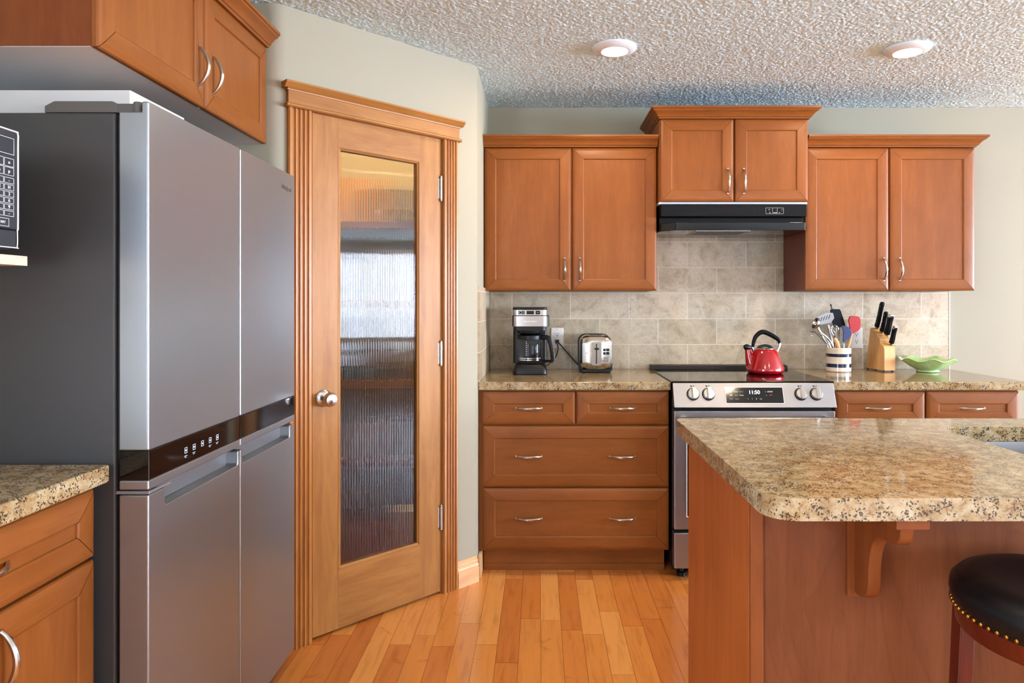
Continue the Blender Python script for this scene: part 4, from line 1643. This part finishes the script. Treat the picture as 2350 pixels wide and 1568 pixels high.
def ruffle(r, z, a):
    k = max(0.0, (r - 0.06) / 0.075)
    return r * (1 + 0.018 * k * math.cos(7 * a + 0.9)), z + 0.0075 * k * k * math.cos(7 * a + 0.9)


mb.lathe([(0, 0.0), (0.052, 0.0), (0.056, 0.003), (0.053, 0.010), (0.060, 0.014), (0.085, 0.028), (0.110, 0.048), (0.130, 0.064), (0.138, 0.068),
          (0.136, 0.071), (0.127, 0.068), (0.106, 0.053), (0.082, 0.034), (0.055, 0.020), (0, 0.016)], (BX, BY_, BZ_), 72, fn=ruffle)
tag(obj('ruffled_bowl', mb, JADE, None, loc=(BX, BY_, BZ_), ang=60), 'green glass bowl with a ruffled rim at the end of the worktop', 'bowl')

# ------------------------------------------------------------------ refrigerator
fr = root('refrigerator', 'stainless four-door refrigerator with dark grey sides', 'refrigerator', (-1.25, 1.97, 0))
XF = -0.868
mb = MB()
mb.box(-1.600, -0.945, 1.522, 2.418, 0.03, 1.709)
obj('cabinet_body', mb, DARKGREY, fr, bevel=0.006)
mb = MB()
mb.box(-1.58, -0.955, 1.535, 2.405, 0.0, 0.06)
obj('base_grille', mb, BLACKPL, fr)
mb = MB()
mb.box(-0.945, -0.935, 1.530, 2.410, 0.06, 1.70)
obj('door_gasket', mb, BLACKPL, fr)


def slabx(mb, y0, y1, z0, z1, xa=-0.9345, xb=XF):
    mb.box(xa, xb, y0, y1, z0, z1)


for i, (y0, y1) in enumerate(((1.516, 1.978), (1.983, 2.420))):
    mb = MB()
    mb.prism([(-0.9345, 0.955), (XF, 0.955), (XF, 1.732), (-0.884, 1.732), (-0.884, 1.709), (-0.9345, 1.709)], lambda u, v, w: (u, w, v), y0, y1)
    slabx(mb, y0, y1, 0.867, 0.889)
    d = obj('upper_door', mb, STEEL, fr, bevel=0.004, seg=3)
    mb = MB()
    slabx(mb, y0 + 0.0005, y1 - 0.0005, 0.889, 0.955, -0.934, XF + 0.0006)
    cb_ = obj('control_band', mb, BLACKGL, d, bevel=0.002, label='glossy black control band')
    if i == 0:
        mb = MB()
        xx = XF + 0.0008
        for k, yy in enumerate((1.675, 1.715, 1.757, 1.798, 1.838)):
            for a, b, z0, z1 in ((-.006, .006, .007, .008), (-.006, .006, -.006, -.005), (-.006, -.005, -.006, .008), (.005, .006, -.006, .008), (-.0022, .0022, -.001, .003)):
                mb.box(xx - 0.0004, xx + 0.0004, yy + a, yy + b, 0.921 + z0, 0.921 + z1)
            if k != 2:
                mb.box(xx - 0.0004, xx + 0.0004, yy - 0.008, yy + 0.006, 0.908, 0.909)
                mb.box(xx - 0.0004, xx + 0.0004, yy - 0.005, yy + 0.002, 0.9045, 0.9055)
        obj('touch_icons', mb, ICON, cb_)
    else:
        lt = text('lettering', 'Whirlpool', 0.022, STEELP, d, Vector((XF + 0.0002, 2.338, 1.676)) - Vector(fr.location), (0, 1, 0), (0, 0, 1), extrude=0.0012, shear=0.2)
    pa, pb = ((1.585, 1.966), (1.997, 2.373))[i]
    mb = MB()
    r_n = 0.008
    mb.prism([(y0, 0.06), (y1, 0.06), (y1, 0.8565), (pb, 0.8565), (pb, 0.816 + r_n), (pb - r_n * 0.3, 0.816 + r_n * 0.3), (pb - r_n, 0.816),
              (pa + r_n, 0.816), (pa + r_n * 0.3, 0.816 + r_n * 0.3), (pa, 0.816 + r_n), (pa, 0.8565), (y0, 0.8565)], lambda u, v, w: (w, u, v), -0.9345, XF)
    d = obj('lower_door', mb, STEEL, fr, bevel=0.004, seg=3)
    mb = MB()
    mb.box(-0.934, -0.902, pa - 0.001, pb + 0.001, 0.8165, 0.8565)
    obj('handle_pocket', mb, CASTGREY, d, label='recessed grey finger pull')
mb = MB()
mb.box(-0.940, XF + 0.002, 1.515, 1.556, 0.8585, 0.8650)
mb.tube([(-0.925, 1.545, 0.862), (-0.868, 1.545, 0.862), (-0.866, 1.60, 0.862)], 0.0035, 8)
obj('middle_hinge', mb, CASTGREY, fr, bevel=0.001)
mb = MB()
mb.prism([(-1.106, 1.7095), (-1.106, 1.724), (-1.085, 1.735), (-0.955, 1.735), (-0.945, 1.730), (-0.945, 1.7095)], lambda u, v, w: (u, w, v), 1.526, 1.552)
mb.box(-0.946, -0.90, 1.528, 1.548, 1.7095, 1.730)
mb.lathe([(0, 0), (0.0105, 0), (0.0105, 0.023), (0.009, 0.0245), (0, 0.0245)], (-0.9005, 1.534, 1.7095), 20)
obj('hinge_cover', mb, HINGEGREY, fr, bevel=0.002)

# white flat box lying on the refrigerator
o = obj('storage_box', MB().box(-1.56, -0.936, 1.562, 1.80, 1.7097, 1.771), BOXWHITE, None, bevel=0.002, loc=(-1.24, 1.68, 1.7097))
tag(o, 'flat white box lying on top of the refrigerator', 'box')

# ------------------------------------------------------------------ cabinet over the refrigerator
FX = facing_x(-1.011)
cab = root('wall_cabinet', 'two-door wall cabinet mounted above the refrigerator', 'cabinet', (-1.3, 2.0, 1.862))
mb = MB()
mb.box(XL + 0.001, -1.012, 1.5405, 2.4905, 1.8635, 2.226)
obj('carcass', mb, SIDEZ, cab)
mb = MB()
mb.box(XL + 0.001, -1.0125, 1.5410, 2.4900, 1.8625, 1.8634)
obj('bottom_panel', mb, WHITE, cab, label='white underside')
for a0, a1, hy in ((1.5405, 2.0245, 1.988), (2.0300, 2.4875, 2.072)):
    d = panel_front('door', cab, FX, a0, a1, 1.8620, 2.2135, WZ, WY)
    pull(d, FX, hy, 1.974, 0.116, True, 0.018)
crown(cab, [(XL + 0.001, 1.5405), (-0.991, 1.5405), (-0.991, 2.4905)], 2.214, 1, WY)

# ------------------------------------------------------------------ microwave on its shelf
o = obj('microwave_shelf', MB().box(XL + 0.0005, -1.087, 0.72, 1.450, 1.362, 1.3825), SHELFW, None, bevel=0.001, loc=(-1.35, 1.1, 1.362))
tag(o, 'pale wood shelf board under the microwave on the left wall', 'shelf')
mw = root('microwave', 'black countertop microwave with a push-button panel on the pale shelf', 'microwave', (-1.3, 1.15, 1.3828))
XM = -1.067
mb = MB()
mb.box(-1.45, XM - 0.018, 0.902, 1.398, 1.392, 1.634)
for x in (-1.42, -1.11):
    for y in (0.94, 1.36):
        mb.lathe([(0, 0), (0.012, 0), (0.012, 0.0095), (0, 0.0095)], (x, y, 1.3828), 12)
obj('housing', mb, CHARCOAL, mw, bevel=0.003)
mb = MB()
mb.box(XM - 0.0178, XM, 0.904, 1.235, 1.395, 1.632)
obj('door', mb, BLACKGL, mw, bevel=0.004)
mb = MB()
mb.box(XM - 0.0178, XM, 1.238, 1.397, 1.432, 1.633)
mb.box(XM - 0.0178, XM - 0.001, 1.238, 1.3955, 1.395, 1.4315)
cpn = obj('control_panel', mb, CHARCOAL, mw, bevel=0.004)
mb = MB()
mb.tube(smooth_path([(XM + 0.0002, 1.240, 1.632), (XM + 0.0002, 1.380, 1.632), (XM + 0.0002, 1.3955, 1.629), (XM + 0.0002, 1.3965, 1.60), (XM + 0.0002, 1.3965, 1.45), (XM + 0.0002, 1.3955, 1.433)], 5), 0.0018, 8)
mb.tube(smooth_path([(XM - 0.0008, 1.3955, 1.433), (XM - 0.0008, 1.3965, 1.425), (XM - 0.0008, 1.3955, 1.398), (XM - 0.0008, 1.385, 1.396), (XM - 0.0008, 1.240, 1.396)], 5), 0.0012, 8)
obj('edge_trim', mb, GREYEDGE, cpn)
mb = MB()
mi_ = MB()


def outline(m, y0, y1, z0, z1, t=0.0009):
    x0, x1 = XM - 0.0004, XM + 0.0004
    m.box(x0, x1, y0, y1, z0, z0 + t)
    m.box(x0, x1, y0, y1, z1 - t, z1)
    m.box(x0, x1, y0, y0 + t, z0, z1)
    m.box(x0, x1, y1 - t, y1, z0, z1)


outline(mb, 1.262, 1.3865, 1.583, 1.6165)
rows = [(1.558, 1.575), (1.540, 1.557), (1.524, 1.536), (1.510, 1.522), (1.497, 1.508), (1.484, 1.495), (1.471, 1.482), (1.458, 1.469)]
for z0, z1 in rows:
    for k in range(4):
        y1 = 1.3860 - k * 0.0262
        outline(mb, y1 - 0.0250, y1, z0, z1)
outline(mb, 1.335, 1.3735, 1.437, 1.4535)
obj('button_outlines', mb, GREYEDGE, cpn)
labs = [['o', 'b', 's', 'd'], ['p', 'm', 'v', 't'], ['-', '+', 'x', 'z'], ['H', 'M', 'L', 'C'], ['3', '2', '1', '#'], ['6', '5', '4', '*'], ['9', '8', '7', '='], ['-', '0', '.', ':']]
for (z0, z1), ls in zip(rows, labs):
    for k in range(2):
        text('lettering', ls[k], 0.0095, WHITEINK, cpn, Vector((XM + 0.0004, 1.3735 - k * 0.0262, (z0 + z1) / 2)) - Vector(mw.location), (0, 1, 0), (0, 0, 1))
text('lettering', 'START', 0.007, WHITEINK, cpn, Vector((XM + 0.0004, 1.354, 1.445)) - Vector(mw.location), (0, 1, 0), (0, 0, 1))

# ------------------------------------------------------------------ base cabinet and worktop left of the refrigerator
FL = facing_x(-0.991)
cab = root('base_cabinet', 'base cabinet with a drawer over doors close by the refrigerator side', 'cabinet', (-1.3, 1.2, 0))
mb = MB()
mb.box(XL + 0.001, -0.9915, 0.902, 1.498, 0.118, 0.887)
obj('carcass', mb, WZ, cab)
obj('toe_kick', MB().box(-1.06, -1.045, 0.91, 1.49, 0.0, 0.118), WY, cab)
d = panel_front('drawer', cab, FL, 0.905, 1.4965, 0.7285, 0.8770, WZ, WY, 0.060, 0.020, WY)
pull(d, FL, 1.197, 0.806, 0.118, False, 0.010)
for a0, a1, hy in ((0.905, 1.198, 1.170), (1.203, 1.4965, 1.232)):
    d = panel_front('door', cab, FL, a0, a1, 0.129, 0.7215, WZ, WY)
    pull(d, FL, hy, 0.635, 0.112, True, 0.018)
o = obj('worktop', MB().box(XL + 0.001, -0.946, 0.86, 1.504, 0.889, 0.928), GRANITE, None, bevel=0.005, seg=3, loc=(-1.3, 1.2, 0.889))
tag(o, 'granite worktop end against the dark refrigerator side', 'worktop')

# ------------------------------------------------------------------ island
isl = root('island', 'maple kitchen island with a plain panelled seating side', 'island', (1.6, 1.84, 0))
mb = MB()
for x0, x1, y0, y1, z0, z1 in ((0.484, 2.70, 2.129, 2.149, 0.0, 0.8695), (0.484, 0.500, 1.5395, 2.129, 0.0, 0.8695), (2.684, 2.70, 1.5395, 2.129, 0.0, 0.8695), (0.50, 2.684, 1.5395, 2.129, 0.09, 0.11), (0.50, 2.684, 1.5395, 1.548, 0.11, 0.8695)):
    mb.box(x0, x1, y0, y1, z0, z1)
obj('cabinet_body', mb, WZ, isl)
mb = MB()
mb.box(0.469, 0.4835, 1.5310, 2.149, 0.0, 0.8695)
obj('side_panel', mb, ISLSIDE, isl)
mb = MB()
mb.box(0.5005, 2.70, 1.531, 1.5390, 0.0, 0.8695)
obj('back_panel', mb, PANELZ, isl)
mb = MB()
mb.box(0.469, 0.500, 1.519, 1.5305, 0.0, 0.8695)
obj('corner_post', mb, SIDEZ, isl, bevel=0.004)
for cx_ in (0.69, 1.55, 2.41):
    mb = MB()
    prof = [(p.x, p.y) for p in smooth_path([(1.5305, 0.6370, 0), (1.500, 0.6395, 0), (1.472, 0.651, 0), (1.459, 0.675, 0), (1.456, 0.715, 0), (1.449, 0.755, 0), (1.430, 0.785, 0),
                                             (1.403, 0.799, 0), (1.370, 0.801, 0), (1.346, 0.807, 0), (1.332, 0.822, 0), (1.327, 0.848, 0)], 4)] + [(1.5305, 0.848)]
    mb.prism(prof, lambda u, v, w: (w, u, v), cx_ + 0.012, cx_ + 0.040)
    cb_ = obj('corbel', mb, SIDEZ, isl, bevel=0.003)
    mb = MB()
    mb.box(cx_ - 0.006, cx_ + 0.058, 1.308, 1.5305, 0.8485, 0.8695)
    obj('corbel_cap', mb, SIDEZ, cb_, bevel=0.001)
    mb = MB()
    mb.box(cx_ - 0.004, cx_ + 0.056, 1.520, 1.5308, 0.630, 0.8480)
    obj('corbel_back', mb, SIDEZ, cb_, bevel=0.001)

# island worktop with the sink cut-out
outer = []


def arc(cx, cy, r, a0, a1, n=7):
    return [(cx + r * math.cos(a0 + (a1 - a0) * k / n), cy + r * math.sin(a0 + (a1 - a0) * k / n)) for k in range(n + 1)]


outer += arc(2.85, 2.155, 0.03, 0, PI / 2, 4)
outer += arc(0.464, 2.155, 0.030, PI / 2, PI, 5)
outer += arc(0.494, 1.353, 0.062, PI, 1.5 * PI, 8)
outer += arc(2.82, 1.321, 0.03, 1.5 * PI, 2 * PI, 4)
SX0, SX1, SY0, SY1 = 1.183, 1.93, 1.60, 2.035
inner = rrect(SX0, SX1, SY0, SY1, 0.075, 7)
mb = MB()
loops = []
for z in (0.870, 0.914):
    eo, ei = [], []
    for pts, store in ((outer, eo), (inner, ei)):
        vs = [mb.bm.verts.new((x, y, z)) for x, y in pts]
        es = [mb.bm.edges.new((vs[i], vs[(i + 1) % len(vs)])) for i in range(len(vs))]
        store.append(vs)
        store.append(es)
    bmesh.ops.triangle_fill(mb.bm, edges=eo[1] + ei[1], use_beauty=True)
    loops.append((eo[0], ei[0]))
for k in (0, 1):
    A_, B_ = loops[0][k], loops[1][k]
    n = len(A_)
    for i in range(n):
        mb.face([A_[i], A_[(i + 1) % n], B_[(i + 1) % n], B_[i]])
o = obj('worktop', mb, GRANITE, None, bevel=0.004, seg=2, loc=(1.6, 1.74, 0.87))
tag(o, 'large granite island worktop with the sink cut into it', 'worktop')

# sink
snk = root('sink', 'stainless undermount sink set into the island worktop', 'sink', (1.556, 1.82, 0.66))
mb = MB()
rings = []
for ins, z in ((-0.012, 0.8675), (-0.004, 0.8675), (-0.004, 0.865), (0.004, 0.72), (0.012, 0.69), (0.035, 0.672), (0.06, 0.668)):
    pts = rrect(SX0 + ins, SX1 - ins, SY0 + ins, SY1 - ins, max(0.02, 0.075 - ins * 0.3), 7)
    rings.append([mb.bm.verts.new((x, y, z)) for x, y in pts])
for A_, B_ in zip(rings, rings[1:]):
    n = len(A_)
    for i in range(n):
        mb.face([A_[i], A_[(i + 1) % n], B_[(i + 1) % n], B_[i]])
mb.face(rings[-1])
b_ = obj('basin', mb, SINKST, snk, ang=60)
md = b_.modifiers.new('thick', 'SOLIDIFY')
md.thickness = 0.0015
md.offset = 1
mb = MB()
mb.lathe([(0, 0.0005), (0.018, 0.0005), (0.030, 0.002), (0.044, 0.003), (0.044, 0.0), (0, 0)], (1.556, 1.82, 0.6685), 24)
obj('drain', mb, CHROME, snk)

# ------------------------------------------------------------------ bar stool
st = root('bar_stool', 'backless bar stool with a round black leather seat and brass nailheads', 'stool', (1.0, 1.29, 0))
mb = MB()
mb.lathe([(0, 0.684), (0.186, 0.684), (0.191, 0.696), (0.1955, 0.714), (0.193, 0.731), (0.181, 0.744), (0.158, 0.751), (0.125, 0.750), (0.09, 0.745), (0, 0.740)], (1.0, 1.29, 0), 64)
obj('seat', mb, LEATHER, st)
mb = MB()
mb.lathe([(0.150, 0.648), (0.180, 0.648), (0.184, 0.654), (0.186, 0.684), (0.150, 0.684), (0.150, 0.648)], (1.0, 1.29, 0), 64, cap=False)
obj('seat_rail', mb, MAHOG, st)
mb = MB()
for k in range(72):
    a = 2 * PI * k / 72
    mb.ball((1.0 + 0.1905 * math.cos(a), 1.29 + 0.1905 * math.sin(a), 0.6915), 0.0046, seg=8)
obj('nailhead_trim', mb, BRASS, st)
for sx in (-1, 1):
    for sy in (-1, 1):
        mb = MB()
        x, y = 1.0 + sx * 0.128, 1.29 + sy * 0.110
        t0, t1 = 0.0165, 0.015
        rings = []
        for z, t, o_ in ((0.0, t1, 0.02), (0.683, t0, 0.0)):
            rings.append([mb.bm.verts.new((x + sx * o_ + a * t, y + sy * o_ + b * t, z)) for a, b in ((-1, -1), (1, -1), (1, 1), (-1, 1))])
        for i in range(4):
            mb.face([rings[0][i], rings[0][(i + 1) % 4], rings[1][(i + 1) % 4], rings[1][i]])
        mb.face(rings[0])
        mb.face(rings[1])
        obj('leg', mb, MAHOG, st, bevel=0.004)
for k, (p, q) in enumerate((((-1, -1), (1, -1)), ((1, -1), (1, 1)), ((1, 1), (-1, 1)), ((-1, 1), (-1, -1)))):
    mb = MB()
    z = 0.24 if k % 2 == 0 else 0.30
    o_ = 0.013
    mb.tube([(1.0 + p[0] * (0.128 + o_), 1.29 + p[1] * (0.110 + o_), z), (1.0 + q[0] * (0.128 + o_), 1.29 + q[1] * (0.110 + o_), z)], 0.012, 10)
    obj('stretcher', mb, MAHOG, st)

# ------------------------------------------------------------------ recessed ceiling lights
LENS = emit('downlight_lens', 'ffe0b6', DOWNLIGHT)
TRIMW = plain('white_light_trim', 'dfe8ee', 0.4)


def downlight(x, y, label):
    o = root('ceiling_light', label, 'light', (x, y, CEIL), 0, 'round recessed ceiling lights')
    mb = MB()
    mb.lathe([(0.0945, -0.0005), (0.0945, -0.007), (0.090, -0.011), (0.066, -0.020), (0.056, -0.0205), (0.056, -0.0005)], seg=48, cap=False)
    obj('trim_ring', mb, TRIMW, o, local=True)
    mb = MB()
    mb.lathe([(0, -0.0215), (0.035, -0.021), (0.0555, -0.019), (0.0555, -0.012), (0, -0.012)], seg=40)
    obj('lens', mb, LENS, o, local=True)


downlight(0.322, 2.925, 'lit ceiling light over the floor between the pantry and the island')
downlight(0.322, 0.95, 'added unseen fill light over the near floor between refrigerator and island')  # out of view, added to brighten the floor and worktops
downlight(1.584, 0.95, 'added unseen fill light over the seating side of the island')  # second added lamp, unseen, brightens the island top
downlight(1.584, 2.94, 'lit ceiling light over the range side worktop and green bowl')
